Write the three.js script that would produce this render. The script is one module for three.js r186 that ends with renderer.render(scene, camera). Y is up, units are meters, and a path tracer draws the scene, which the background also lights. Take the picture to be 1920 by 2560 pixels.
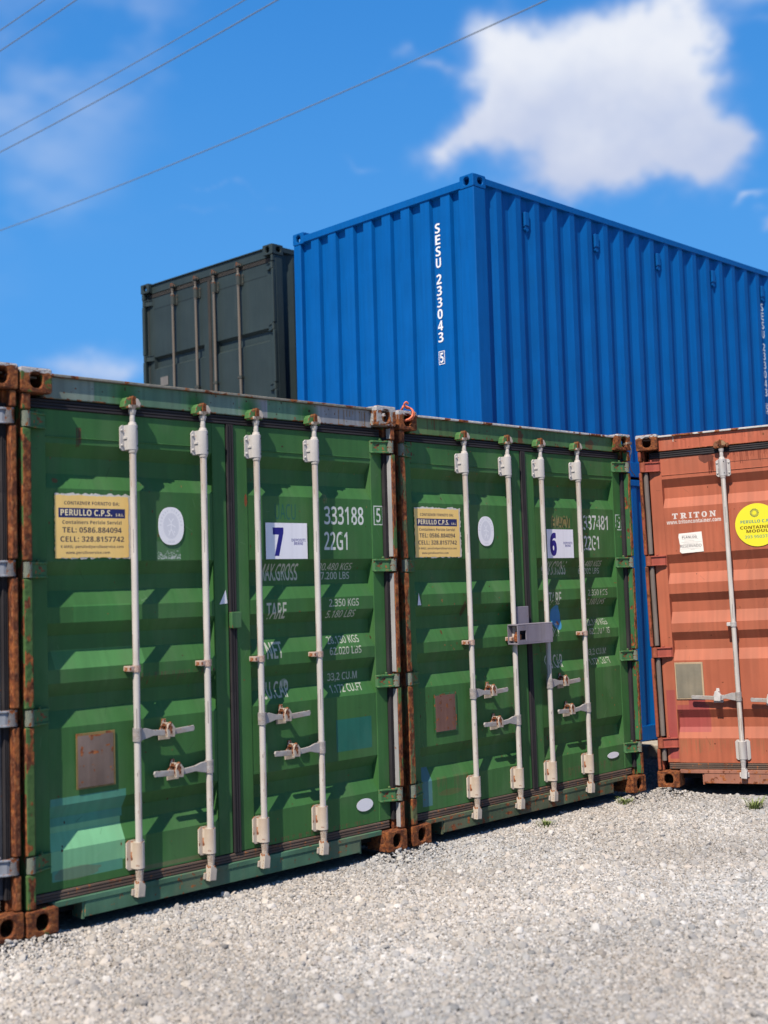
import * as THREE from 'three';
import { RoundedBoxGeometry } from 'three/addons/geometries/RoundedBoxGeometry.js';
import { mergeGeometries } from 'three/addons/utils/BufferGeometryUtils.js';
import { FontLoader } from 'three/addons/loaders/FontLoader.js';

// ---------------------------------------------------------------- camera, sky, sun, exposure
const scene = new THREE.Scene();
const renderer = new THREE.WebGLRenderer({ antialias: true });
renderer.toneMapping = THREE.LinearToneMapping;
renderer.toneMappingExposure = 1.4;
renderer.shadowMap.enabled = true;

const camera = new THREE.PerspectiveCamera(44.17, 768 / 1024, 0.1, 600);
camera.position.set(0, 1.4484, 0);
camera.rotation.order = 'YXZ';
camera.rotation.set(0.07014, 0, -0.03687);
camera.focus = 8.4;                       // metres
camera.userData.fStop = 2.0;

const SUN_AZ = 24.0, SUN_EL = 52.0;        // the way the light travels: degrees right of straight ahead, and down
const sun = new THREE.DirectionalLight(0xfff1de, 5);
{
  const a = SUN_AZ * Math.PI / 180, e = SUN_EL * Math.PI / 180;
  sun.position.set(-Math.sin(a) * Math.cos(e), Math.sin(e), Math.cos(a) * Math.cos(e)).multiplyScalar(40).add(new THREE.Vector3(0, 0, -9));
  sun.target.position.set(0, 0, -9);
  sun.castShadow = true; sun.shadow.mapSize.set(4096, 4096); sun.shadow.bias = -0.0004;
  Object.assign(sun.shadow.camera, { left: -14, right: 14, top: 14, bottom: -14, near: 1, far: 90 });
  scene.add(sun, sun.target);
}

// ---------------------------------------------------------------- noise
function rng(seed) { let a = seed >>> 0; return () => { a = a + 0x6D2B79F5 | 0; let t = Math.imul(a ^ a >>> 15, 1 | a); t = t + Math.imul(t ^ t >>> 7, 61 | t) ^ t; return ((t ^ t >>> 14) >>> 0) / 4294967296; }; }
function hsh(x, y, s) { let h = Math.imul(x, 374761393) + Math.imul(y, 668265263) + Math.imul(s, 1274126177) | 0; h = Math.imul(h ^ h >>> 13, 1274126177); h = Math.imul(h ^ h >>> 15, 2246822519); return ((h ^ h >>> 16) >>> 0) / 4294967296; }
function vn(x, y, s, px = 0, py = 0) {
  const xi = Math.floor(x), yi = Math.floor(y); let fx = x - xi, fy = y - yi;
  fx = fx * fx * (3 - 2 * fx); fy = fy * fy * (3 - 2 * fy);
  let x0 = xi, x1 = xi + 1, y0 = yi, y1 = yi + 1;
  if (px) { x0 = ((x0 % px) + px) % px; x1 = ((x1 % px) + px) % px; }
  if (py) { y0 = ((y0 % py) + py) % py; y1 = ((y1 % py) + py) % py; }
  const a = hsh(x0, y0, s), b = hsh(x1, y0, s), c = hsh(x0, y1, s), d = hsh(x1, y1, s);
  return a + (b - a) * fx + (c - a + (a - b - c + d) * fx) * fy;
}
function fbm(x, y, oct, s, px = 0, py = 0) { let v = 0, a = 0.5, n = 0; for (let i = 0; i < oct; i++) { v += a * vn(x, y, s + i * 17, px, py); n += a; a *= 0.5; x *= 2; y *= 2; px *= 2; py *= 2; } return v / n; }
const sm = (a, b, x) => { const t = Math.min(1, Math.max(0, (x - a) / (b - a))); return t * t * (3 - 2 * t); };
const lerp = (a, b, t) => a + (b - a) * t;

// ---------------------------------------------------------------- the sky: clear blue, wisps, scattered fair-weather clouds
{
  const SW = 3072, SH = 1536, data = new Float32Array(SW * SH * 4);
  // cloud lobes: [azimuth, elevation, half width, half height, strength] in degrees, azimuth 0 straight ahead
  const P = (x, y, rx, ry, k = 1) => [10.27 + (x - 1480) * 0.0186 - (y - 255) * 0.0009, 21.37 - (y - 255) * 0.0166 - (x - 1480) * 0.0015, rx * 0.0186, ry * 0.0168, k];
  const clouds = [
    { s: 11, L: [P(1310, 120, 230, 130), P(1240, 230, 150, 90, 0.7), P(1580, 120, 270, 170), P(1640, 270, 230, 210), P(1430, 300, 270, 180), P(1240, 340, 190, 105, 0.95), P(1540, 410, 330, 115), P(1740, 380, 150, 140, 0.95), P(1690, 110, 140, 140)] },
    { s: 23, L: [P(1090, 190, 110, 40, 0.45), P(1010, 150, 70, 30, 0.35)] },
    { s: 29, L: [P(230, 1030, 160, 60, 0.55), P(310, 1005, 90, 65, 0.5)] },
    { s: 53, L: [P(40, 190, 170, 110, 0.32), P(330, 60, 330, 80, 0.26), P(120, 60, 200, 70, 0.26)] }, { s: 59, L: [P(590, 515, 120, 14, 0.3), P(540, 590, 150, 16, 0.25), P(700, 545, 90, 14, 0.2), P(960, 400, 110, 26, 0.28)] },
    { s: 37, L: [P(1890, 555, 70, 26, 0.7), P(1870, 510, 90, 16, 0.6)] },
    { s: 41, L: [P(1900, 40, 170, 50, 0.28)] },
  ];
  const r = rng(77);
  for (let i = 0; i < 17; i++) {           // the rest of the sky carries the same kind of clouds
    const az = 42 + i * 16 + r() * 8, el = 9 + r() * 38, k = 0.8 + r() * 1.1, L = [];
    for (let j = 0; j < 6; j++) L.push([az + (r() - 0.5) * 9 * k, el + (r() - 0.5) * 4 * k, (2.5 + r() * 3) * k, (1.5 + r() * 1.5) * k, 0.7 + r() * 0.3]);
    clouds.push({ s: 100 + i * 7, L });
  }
  for (const c of clouds) {
    c.a0 = Math.min(...c.L.map((l) => l[0] - l[2] * 1.7)); c.a1 = Math.max(...c.L.map((l) => l[0] + l[2] * 1.7));
    c.e0 = Math.min(...c.L.map((l) => l[1] - l[3] * 1.7)); c.e1 = Math.max(...c.L.map((l) => l[1] + l[3] * 1.7));
  }
  for (let j = 0; j < SH; j++) {
    const el = ((j + 0.5) / SH - 0.5) * 180, e = Math.max(el, 0);
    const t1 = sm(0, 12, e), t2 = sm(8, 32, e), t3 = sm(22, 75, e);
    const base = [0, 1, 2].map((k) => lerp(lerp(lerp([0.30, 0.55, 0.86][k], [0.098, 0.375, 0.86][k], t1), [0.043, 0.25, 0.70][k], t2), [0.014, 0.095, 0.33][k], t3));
    for (let i = 0; i < SW; i++) {
      const phi = ((i + 0.5) / SW - 0.5) * 2 * Math.PI;                      // atan2(z, x)
      let az = (phi + Math.PI / 2) * 180 / Math.PI; if (az > 180) az -= 360;
      let R = base[0], G = base[1], B = base[2];
      if (el > 0) {
        // thin wisps over the whole sky, stretched along the wind
        const ux = az / 7 + el / 30, uy = el / 2.2 - az / 22;
        const w = sm(0.52, 0.86, fbm(ux * 0.9 + 40, uy * 0.55 + 9, 5, 301)) * sm(0.35, 0.7, fbm(az / 16 + 7, el / 9 + 3, 2, 311));
        const wl = Math.min(0.5, w * 0.55 + 0.30 * sm(0.42, 0.75, fbm(az / 9 + 3.3, el / 5 + 1.2, 5, 331)) * sm(3, -9, az + 9) * sm(15, 22, el) * sm(-40, -14, az));
        R = lerp(R, 0.70, wl); G = lerp(G, 0.78, wl); B = lerp(B, 0.93, wl);
        for (const c of clouds) {
          let a = az; if (a < c.a0 - 1) a += 360;
          if (a < c.a0 || a > c.a1 || el < c.e0 || el > c.e1) continue;
          const n = fbm(a / 3.2 + c.s, el / 2.4 + c.s, 6, c.s), n2 = fbm(a / 1.3, el / 1.0, 5, c.s + 5);
          const wa = a + (n - 0.5) * 4.2 + (n2 - 0.5) * 1.4, we = el + (fbm(a / 2.6, el / 2.2, 5, c.s + 3) - 0.5) * 3.0;
          let d = 0, top = -99, bot = 99, str = 0;
          for (const l of c.L) {
            const q = Math.hypot((wa - l[0]) / l[2], (we - l[1]) / l[3]);
            const m = Math.max(0, 1.25 - q); d += m * m * 0.9 * l[4]; str = Math.max(str, m > 0 ? l[4] : 0);
            top = Math.max(top, l[1] + l[3]); bot = Math.min(bot, l[1] - l[3]);
          }
          const al = sm(0.0, 0.95, d) * Math.min(1, str) * (0.93 + 0.1 * n2);
          const h = (we - bot) / (top - bot), b = sm(0.15, 0.85, h + (n - 0.5) * 0.5) * 0.8 + 0.2 * n2;
          R = lerp(R, lerp(0.53, 0.86, b), al); G = lerp(G, lerp(0.60, 0.89, b), al); B = lerp(B, lerp(0.80, 0.96, b), al);
        }
      }
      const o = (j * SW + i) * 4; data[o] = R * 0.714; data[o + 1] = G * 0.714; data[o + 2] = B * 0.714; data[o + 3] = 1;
    }
  }
  const sky = new THREE.DataTexture(data, SW, SH, THREE.RGBAFormat, THREE.FloatType);
  sky.mapping = THREE.EquirectangularReflectionMapping; sky.magFilter = THREE.LinearFilter; sky.needsUpdate = true;
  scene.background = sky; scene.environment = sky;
}

// ---------------------------------------------------------------- helpers: geometry
function flat(g) { g = g.index ? g.toNonIndexed() : g; for (const k of Object.keys(g.attributes)) if (!['position', 'normal', 'uv'].includes(k)) g.deleteAttribute(k); return g; }
function boxUV(g, s = 1) {                 // uv in metres, from the side each face looks to
  g = flat(g); const p = g.attributes.position, uv = new Float32Array(p.count * 2);
  const a = new THREE.Vector3(), b = new THREE.Vector3(), c = new THREE.Vector3(), n = new THREE.Vector3();
  for (let i = 0; i < p.count; i += 3) {
    a.fromBufferAttribute(p, i); b.fromBufferAttribute(p, i + 1); c.fromBufferAttribute(p, i + 2);
    n.copy(b).sub(a).cross(c.clone().sub(a)); const x = Math.abs(n.x), y = Math.abs(n.y), z = Math.abs(n.z);
    [a, b, c].forEach((q, k) => { const u = x > y && x > z ? q.z : q.x, v = y > x && y >= z ? q.z : q.y; uv[(i + k) * 2] = u / s; uv[(i + k) * 2 + 1] = v / s; });
  }
  g.setAttribute('uv', new THREE.BufferAttribute(uv, 2)); return g;
}
function box(x0, x1, y0, y1, z0, z1, r = 0) {
  const g = r ? new RoundedBoxGeometry(x1 - x0, y1 - y0, z1 - z0, 2, Math.min(r, (x1 - x0) / 2.01, (y1 - y0) / 2.01, (z1 - z0) / 2.01)) : new THREE.BoxGeometry(x1 - x0, y1 - y0, z1 - z0);
  return boxUV(g.translate((x0 + x1) / 2, (y0 + y1) / 2, (z0 + z1) / 2));
}
function cyl(x, z, y0, y1, r0, r1 = r0, n = 20) { const g = new THREE.CylinderGeometry(r1, r0, y1 - y0, n); return flat(g.translate(x, (y0 + y1) / 2, z)); }
const merge = (list) => mergeGeometries(list.map(flat));
function mirrorX(g) { g = flat(g.clone()); g.scale(-1, 1, 1); for (const k of ['position', 'normal', 'uv']) { const a = g.attributes[k], n = a.itemSize; for (let i = 0; i < a.count; i += 3) for (let j = 0; j < n; j++) { const p = (i + 1) * n + j, q = (i + 2) * n + j, t = a.array[p]; a.array[p] = a.array[q]; a.array[q] = t; } } return g; }
function extrude(pts, depth, bevel = 0, holes = []) {
  const s = new THREE.Shape(pts.map((p) => new THREE.Vector2(...p)));
  for (const h of holes) s.holes.push(new THREE.Path(h.map((p) => new THREE.Vector2(...p))));
  return boxUV(new THREE.ExtrudeGeometry(s, { depth, bevelEnabled: bevel > 0, bevelSize: bevel, bevelThickness: bevel, bevelOffset: -bevel, bevelSegments: 2, curveSegments: 8 }));
}
function sheet(quads, dent = () => 0) {     // quads: four corners [x, y, z], anticlockwise; subdivided, with a slow dent along the normal
  const pos = [], nor = [];
  for (const q of quads) {
    const [A, B, C, D] = q.slice(0, 4).map((p) => new THREE.Vector3(...p)), nx = q[4] || 1, ny = q[5] || 1;
    const N = B.clone().sub(A).cross(D.clone().sub(A)).normalize();
    if (N.lengthSq() < 0.5) N.copy(C).sub(B).cross(A.clone().sub(B)).normalize();
    const at = (i, j) => { const u = i / nx, v = j / ny, p = A.clone().multiplyScalar((1 - u) * (1 - v)).addScaledVector(B, u * (1 - v)).addScaledVector(C, u * v).addScaledVector(D, (1 - u) * v); const d = dent(p.x, p.y, p.z); p.z += d; return p; };
    const g = []; for (let j = 0; j <= ny; j++) { g.push([]); for (let i = 0; i <= nx; i++) g[j].push(at(i, j)); }
    for (let j = 0; j < ny; j++) for (let i = 0; i < nx; i++) for (const t of [[g[j][i], g[j][i + 1], g[j + 1][i + 1]], [g[j][i], g[j + 1][i + 1], g[j + 1][i]]]) for (const p of t) pos.push(p.x, p.y, p.z);
  }
  const g = new THREE.BufferGeometry(); g.setAttribute('position', new THREE.Float32BufferAttribute(pos, 3)); g.computeVertexNormals();
  // smooth inside each flat: average by position among faces that nearly agree
  const key = new Map(), p = g.attributes.position, n = g.attributes.normal, K = (i) => Math.round(p.getX(i) * 5e3) + ',' + Math.round(p.getY(i) * 5e3) + ',' + Math.round(p.getZ(i) * 5e3);
  for (let i = 0; i < p.count; i++) { const k = K(i); (key.get(k) || key.set(k, []).get(k)).push(i); }
  const out = n.array.slice();
  for (const l of key.values()) for (const i of l) { let x = 0, y = 0, z = 0; for (const j of l) if (n.getX(i) * n.getX(j) + n.getY(i) * n.getY(j) + n.getZ(i) * n.getZ(j) > 0.97) { x += n.getX(j); y += n.getY(j); z += n.getZ(j); } const m = Math.hypot(x, y, z) || 1; out[i * 3] = x / m; out[i * 3 + 1] = y / m; out[i * 3 + 2] = z / m; }
  n.array.set(out); return boxUV(g);
}

// ---------------------------------------------------------------- helpers: naming
const used = new Map();
function numbered(n) { const k = used.get(n) || 0; used.set(n, k + 1); return k ? n + '_' + String(k).padStart(3, '0') : n; }
function part(name, geo, mat, parent, label) { const m = new THREE.Mesh(geo, mat); m.name = name; m.castShadow = m.receiveShadow = true; if (label) m.userData.label = label; parent.add(m); return m; }
function tag(o, label, category, group, kind) { o.userData.label = label; if (category) o.userData.category = category; if (group) o.userData.group = group; if (kind) o.userData.kind = kind; return o; }
function thing(name, label, category, group) { const g = new THREE.Group(); g.name = numbered(name); scene.add(g); return tag(g, label, category, group); }

// ---------------------------------------------------------------- helpers: surfaces
const canvas = (w, h) => { const c = document.createElement('canvas'); c.width = w; c.height = h; return c; };
function tex(c, srgb = true, rep) { const t = new THREE.CanvasTexture(c); if (srgb) t.colorSpace = THREE.SRGBColorSpace; t.wrapS = t.wrapT = THREE.RepeatWrapping; t.magFilter = THREE.LinearFilter; if (rep) t.repeat.set(...rep); return t; }
const css = (c) => `rgb(${c[0]},${c[1]},${c[2]})`;
const RUST = [[146, 84, 52], [176, 108, 62], [104, 62, 46], [188, 138, 98]];
function rustAt(x, y, s, out) { const a = fbm(x, y, 3, s), b = vn(x * 3.1, y * 3.1, s + 9); const i = a < 0.42 ? 2 : a < 0.58 ? 0 : 1, c = RUST[i], d = RUST[b > 0.72 ? 3 : 0], k = b * 0.5; out[0] = lerp(c[0], d[0], k); out[1] = lerp(c[1], d[1], k); out[2] = lerp(c[2], d[2], k); }
const tmp = [0, 0, 0];
// per-pixel wear on a drawn canvas. sizes in metres: the canvas covers wm x hm
function wear(c, wm, hm, o) {
  const { seed = 1, mott = 0.07, grain = 0.03, streak = 0.04, rust = 0, rustEdge, dust = 0, dustCol = [150, 145, 130], tile = false, scratch = 0 } = o;
  const x = c.getContext('2d'), im = x.getImageData(0, 0, c.width, c.height), d = im.data, W = c.width, H = c.height;
  const f = tile ? 4 : 4 / 1; const px = tile ? 4 : 0;
  for (let j = 0; j < H; j++) for (let i = 0; i < W; i++) {
    const u = tile ? i / W * 4 : i / W * wm * f, v = tile ? j / H * 4 : j / H * hm * f, k = (j * W + i) * 4;
    const m = fbm(u, v, 4, seed, px, px) - 0.5, s = vn(u * 16, v * 0.8 + 3, seed + 50, px * 16, 0) - 0.5, g = hsh(i, j, seed) - 0.5;
    let l = 1 + m * mott * 2.6 + s * streak * 2 + g * grain;
    for (let q = 0; q < 3; q++) d[k + q] = d[k + q] * l;
    if (dust) { const a = dust * sm(0.45, 0.8, fbm(u * 2.3 + 5, v * 1.1, 4, seed + 70, px * 2, px)); for (let q = 0; q < 3; q++) d[k + q] = lerp(d[k + q], dustCol[q], a); }
    if (rust || rustEdge) {
      let t = rust; if (rustEdge) t += rustEdge(i / W * wm, (1 - j / H) * hm);
      if (t > 0) { const n = fbm(u * 9 + 11, v * 9 + 3, 5, seed + 90, px * 9, px * 9); if (n > 1 - t - 0.06) { const a = sm(1 - t - 0.03, 1 - t + 0.01, n); rustAt(u * 12, v * 12, seed + 33, tmp); for (let q = 0; q < 3; q++) d[k + q] = lerp(d[k + q], tmp[q] * l, a); } }
    }
  }
  if (scratch) { x.putImageData(im, 0, 0); const r = rng(seed + 5); for (let i = 0; i < scratch; i++) { x.strokeStyle = r() < 0.5 ? 'rgba(200,205,200,.25)' : 'rgba(30,35,30,.3)'; x.lineWidth = 0.6 + r() * 1.2; const a = r() * W, b = r() * H; x.beginPath(); x.moveTo(a, b); x.lineTo(a + (r() - 0.5) * 60, b + (r() - 0.3) * 70); x.stroke(); } return c; }
  x.putImageData(im, 0, 0); return c;
}
// every coat here is old and chalky: low gloss, and reflecting less than the fresh colour (LIGHT is for what stays pale)
const COAT = 0.66, LIGHT = 0.70;
function mat(o) { const { k, ...q } = o; if (k) q.color = new THREE.Color().setRGB(k, k, k); return new THREE.MeshPhysicalMaterial({ specularIntensity: 0.4, ...q }); }
function grainBump(seed, sz = 256, k = 3) { const c = canvas(sz, sz), x = c.getContext('2d'), im = x.createImageData(sz, sz); for (let j = 0; j < sz; j++) for (let i = 0; i < sz; i++) { const v = 255 * fbm(i / sz * 8 * k, j / sz * 8 * k, 4, seed, 8 * k, 8 * k); im.data.set([v, v, v, 255], (j * sz + i) * 4); } x.putImageData(im, 0, 0); return tex(c, false); }
const peel = grainBump(5, 256, 3), pitted = grainBump(9, 256, 6);
// a tiling coat of paint, one metre a tile
function paint(col, o = {}) { const c = canvas(512, 512), x = c.getContext('2d'); x.fillStyle = css(col); x.fillRect(0, 0, 512, 512); wear(c, 1, 1, { tile: true, ...o }); return mat({ map: tex(c), k: o.k ?? COAT, roughness: o.rough ?? 0.55, metalness: 0, bumpMap: peel, bumpScale: o.bump ?? 0.0012 }); }
// paint flaking off rust, for posts and castings. cover: share that keeps its paint; top: ragged white run-off at the upper edge
function flaking(w, h, o) {
  const c = canvas(w, h), x = c.getContext('2d'), im = x.createImageData(w, h), d = im.data, { seed, paint: p, cover, fx = 4, fy = 8, top = 0, side = 0, white = [214, 214, 216] } = o;
  for (let j = 0; j < h; j++) for (let i = 0; i < w; i++) {
    const u = i / w, v = 1 - j / h; rustAt(u * fx * 3, v * fy * 3, seed, tmp);
    const n = fbm(u * fx, v * fy, 5, seed + 20), l = 0.85 + 0.3 * fbm(u * fx * 6, v * fy * 6, 2, seed + 31) + (hsh(i, j, seed) - 0.5) * 0.12;
    let C = [tmp[0] * l, tmp[1] * l, tmp[2] * l];
    const k = sm(1 - cover - 0.03, 1 - cover + 0.02, n + (fbm(u * fx * 4, v * fy * 0.6, 3, seed + 44) - 0.5) * 0.2); C = C.map((q, m) => lerp(q, p[m] * (0.8 + 0.35 * l - 0.15), k));
    if (top) { const drip = top * (0.45 + 0.9 * fbm(u * 5, 0.3, 3, seed + 60)) + (vn(u * 22, 0.5, seed + 61) > 0.78 ? top * 1.3 * vn(u * 22, 9.5, seed + 62) : 0); const a = sm(-0.015, 0.015, v - (1 - drip)) * (fbm(u * 14, v * 14, 3, seed + 63) > 0.33 ? 1 : 0.25); C = C.map((q, m) => lerp(q, white[m] * (0.93 + 0.1 * l), a)); }
    if (side) { const a = sm(0.42, 0.5, fbm(u * 4, v * 4, 5, seed + 66) + side - 0.5); C = C.map((q, m) => lerp(q, white[m] * (0.86 + 0.1 * l), a)); }
    d.set([C[0], C[1], C[2], 255], (j * w + i) * 4);
  }
  x.putImageData(im, 0, 0); return mat({ map: tex(c), k: o.k ?? 0.54, roughness: 0.85, bumpMap: pitted, bumpScale: 0.004 });
}
// text at a place: x, baseline y, capital height, width in canvas units with y up
function T(x, str, px, py, cap, width, o = {}) {
  x.save(); x.translate(px, py); x.scale(1, o.down ? 1 : -1); if (o.rot) x.rotate(o.rot); if (o.skew) x.transform(1, 0, -o.skew, 1, 0, 0);
  x.font = `${o.weight || 'bold'} 100px ${o.font || 'sans-serif'}`; const m = x.measureText(str).width || 1, sx = width ? width / m : cap / 72;
  x.scale(sx, cap / 72); x.fillStyle = o.col || '#fff'; x.textAlign = o.align || 'left'; x.textBaseline = 'alphabetic';
  if (o.stroke) { x.strokeStyle = o.col || '#fff'; x.lineWidth = o.stroke; x.strokeText(str, 0, 0); } if (!o.hollow) x.fillText(str, 0, 0); x.restore();
}

// ---------------------------------------------------------------- the ground
const GR = [[200, 195, 189], [188, 184, 180], [206, 199, 190], [178, 176, 173], [212, 208, 203], [196, 187, 177]], GY = -0.042;
{
  const N = 1024, c = canvas(N, N), x = c.getContext('2d'), r = rng(8);
  x.fillStyle = 'rgb(172,167,160)'; x.fillRect(0, 0, N, N);
  for (let i = 0; i < 26000; i++) { const g = GR[r() * GR.length | 0], k = 0.72 + r() * 0.4, s = 1.5 + r() * r() * 6, a = r() * N, b = r() * N, e = 0.6 + r() * 0.4, t = r() * 3; x.fillStyle = css(g.map((q) => q * k | 0)); for (const [dx, dy] of [[0, 0], [N, 0], [0, N], [-N, 0], [0, -N]]) { if (a + dx < -9 || a + dx > N + 9 || b + dy < -9 || b + dy > N + 9) continue; x.beginPath(); x.ellipse(a + dx, b + dy, s, s * e, t, 0, 7); x.fill(); } }
  const m = mat({ map: tex(c, true, [1 / 2.2, 1 / 2.2]), k: 0.62, roughness: 0.95, bumpMap: tex(c, false, [1 / 2.2, 1 / 2.2]), bumpScale: 0.012 });
  const g = new THREE.PlaneGeometry(500, 500, 1, 1).rotateX(-Math.PI / 2); const gg = boxUV(g).translate(0, GY, 0);
  const o = part(numbered('gravel_ground'), gg, m, scene); tag(o, 'pale grey gravel yard in front of the containers', 'gravel', null, 'structure');
}

// ---------------------------------------------------------------- shipping containers
const W = 2.438, H = 2.591, L20 = 6.058;
function pose(g, [x, fwd, y, yaw, tr, tp]) { g.rotation.order = 'YXZ'; g.rotation.set(-tp, yaw, tr); g.position.set(x, y, -fwd); }

// corner casting: front at z = 0, outer side at x = 0, bottom at y = 0
const castGeo = (() => {
  const rr = (x0, x1, y0, y1, r) => { const p = [], q = (cx, cy, a) => { for (let i = 0; i <= 5; i++) p.push([cx + r * Math.cos(a + i * Math.PI / 10), cy + r * Math.sin(a + i * Math.PI / 10)]); }; q(x1 - r, y1 - r, 0); q(x0 + r, y1 - r, Math.PI / 2); q(x0 + r, y0 + r, Math.PI); q(x1 - r, y0 + r, 1.5 * Math.PI); return p; };
  const front = extrude(rr(0, 0.162, 0, 0.118, 0.013), 0.018, 0.006, [rr(0.05, 0.115, 0.022, 0.098, 0.028)]).translate(0, 0, -0.024);
  const side = extrude(rr(0.002, 0.153, 0, 0.118, 0.012), 0.018, 0.006, [rr(0.040, 0.115, 0.030, 0.092, 0.028)]).rotateY(-Math.PI / 2).translate(0.024, 0, -0.174);
  const list = [front, side, box(0.138, 0.162, 0.004, 0.114, -0.172, -0.028), box(0.022, 0.14, 0.092, 0.1165, -0.172, -0.022, 0.004), box(0.022, 0.14, 0.0015, 0.024, -0.172, -0.022), box(0.022, 0.14, 0.024, 0.094, -0.174, -0.158)];
  const g = merge(list), uv = g.attributes.uv; for (let i = 0; i < uv.count; i++) { uv.setX(i, uv.getX(i) / 0.178 + 0.02); uv.setY(i, uv.getY(i) / 0.12); } return g;
})();
const castGeoM = mirrorX(castGeo).translate(W, 0, 0);
function castings(g, mats, Hc, L) {          // mats: front top left, front top right, front bottom left, front bottom right, rear
  const back = (q) => { const b = q.clone(); b.rotateY(Math.PI).translate(W, 0, 0); return b; };
  [[castGeo, Hc - 0.118, 0, 0], [castGeoM, Hc - 0.118, 0, 1], [castGeo, 0, 0, 2], [castGeoM, 0, 0, 3]].forEach(([q, y, z, k]) => part('corner_casting', q, mats[k], g).position.set(0, y, z));
  for (const [q, y] of [[castGeo, Hc - 0.118], [castGeoM, Hc - 0.118], [castGeo, 0], [castGeoM, 0]]) part('corner_casting', back(q), mats[4], g).position.set(0, y, -L);
}
// trapezoid corrugation along x from a to b, vertical from y0 to y1, outer face at z = 0, groove depth dep
function corrugated(a, b, y0, y1, pitch, dep, outer, slope, first, dent, startIn = false) {
  const q = []; let x = a, out = !startIn; const ny = dent ? 6 : 1;
  const flatQ = (x0, x1, z) => q.push([[x0, y0, z], [x1, y0, z], [x1, y1, z], [x0, y1, z], 1, ny]);
  const inner = pitch - outer - 2 * slope; let w = first;
  while (x < b - 1e-6) {
    const x1 = Math.min(x + (w ?? (out ? outer : inner)), b); w = undefined;
    flatQ(x, x1, out ? 0 : -dep); x = x1; if (x >= b - slope) { if (!out && x < b) { /* close */ q.push([[x, y0, -dep], [b, y0, 0], [b, y1, 0], [x, y1, -dep], 1, ny]); x = b; } else if (x < b) { flatQ(x, b, out ? 0 : -dep); x = b; } break; }
    q.push(out ? [[x, y0, 0], [x + slope, y0, -dep], [x + slope, y1, -dep], [x, y1, 0], 1, ny] : [[x, y0, -dep], [x + slope, y0, 0], [x + slope, y1, 0], [x, y1, -dep], 1, ny]);
    x += slope; out = !out;
  }
  return sheet(q, dent);
}
// the shell every container shares: side walls, rails, roof, floor, rear wall
function shell(g, M, Hc, L) {
  const pitch = 0.2716, n = L - 0.36;
  const wall = () => corrugated(0, n, 0.155, Hc - 0.06, pitch, 0.036, 0.070, 0.068, 0.075, undefined, true);
  part('side_wall', wall().rotateY(Math.PI / 2).translate(W - 0.012, 0, -0.18), M.body, g);
  part('side_wall', wall().rotateY(-Math.PI / 2).translate(0.012, 0, -0.18 - n), M.body, g);
  part('rear_wall', corrugated(0, W - 0.24, 0.155, Hc - 0.08, 0.2475, 0.045, 0.11, 0.018, 0.06).rotateY(Math.PI).translate(W - 0.12, 0, -L + 0.02), M.body, g);
  for (const s of [0, 1]) {
    const x0 = s ? W - 0.07 : 0.004, x1 = s ? W - 0.004 : 0.07;
    part('top_rail', box(x0, x1, Hc - 0.078, Hc - 0.018, -L + 0.16, -0.16, 0.005), M.frame, g);
    part('bottom_rail', box(x0, x1, 0.012, 0.158, -L + 0.16, -0.16, 0.005), M.frame, g);
    part('corner_post', box(s ? W - 0.13 : 0.004, s ? W - 0.004 : 0.13, 0.118, Hc - 0.118, -L + 0.004, -L + 0.13, 0.008), M.frame, g);
  }
  part('roof', box(0.03, W - 0.03, Hc - 0.034, Hc - 0.012, -L + 0.08, -0.1), M.roof, g);
  part('floor', box(0.05, W - 0.05, 0.05, 0.14, -L + 0.08, -0.14), M.dark, g);
  part('rear_sill', box(0.165, W - 0.165, 0.01, 0.16, -L + 0.01, -L + 0.07), M.frame, g);
  part('rear_header', box(0.165, W - 0.165, Hc - 0.1, Hc - 0.02, -L + 0.01, -L + 0.07), M.frame, g);
}
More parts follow.
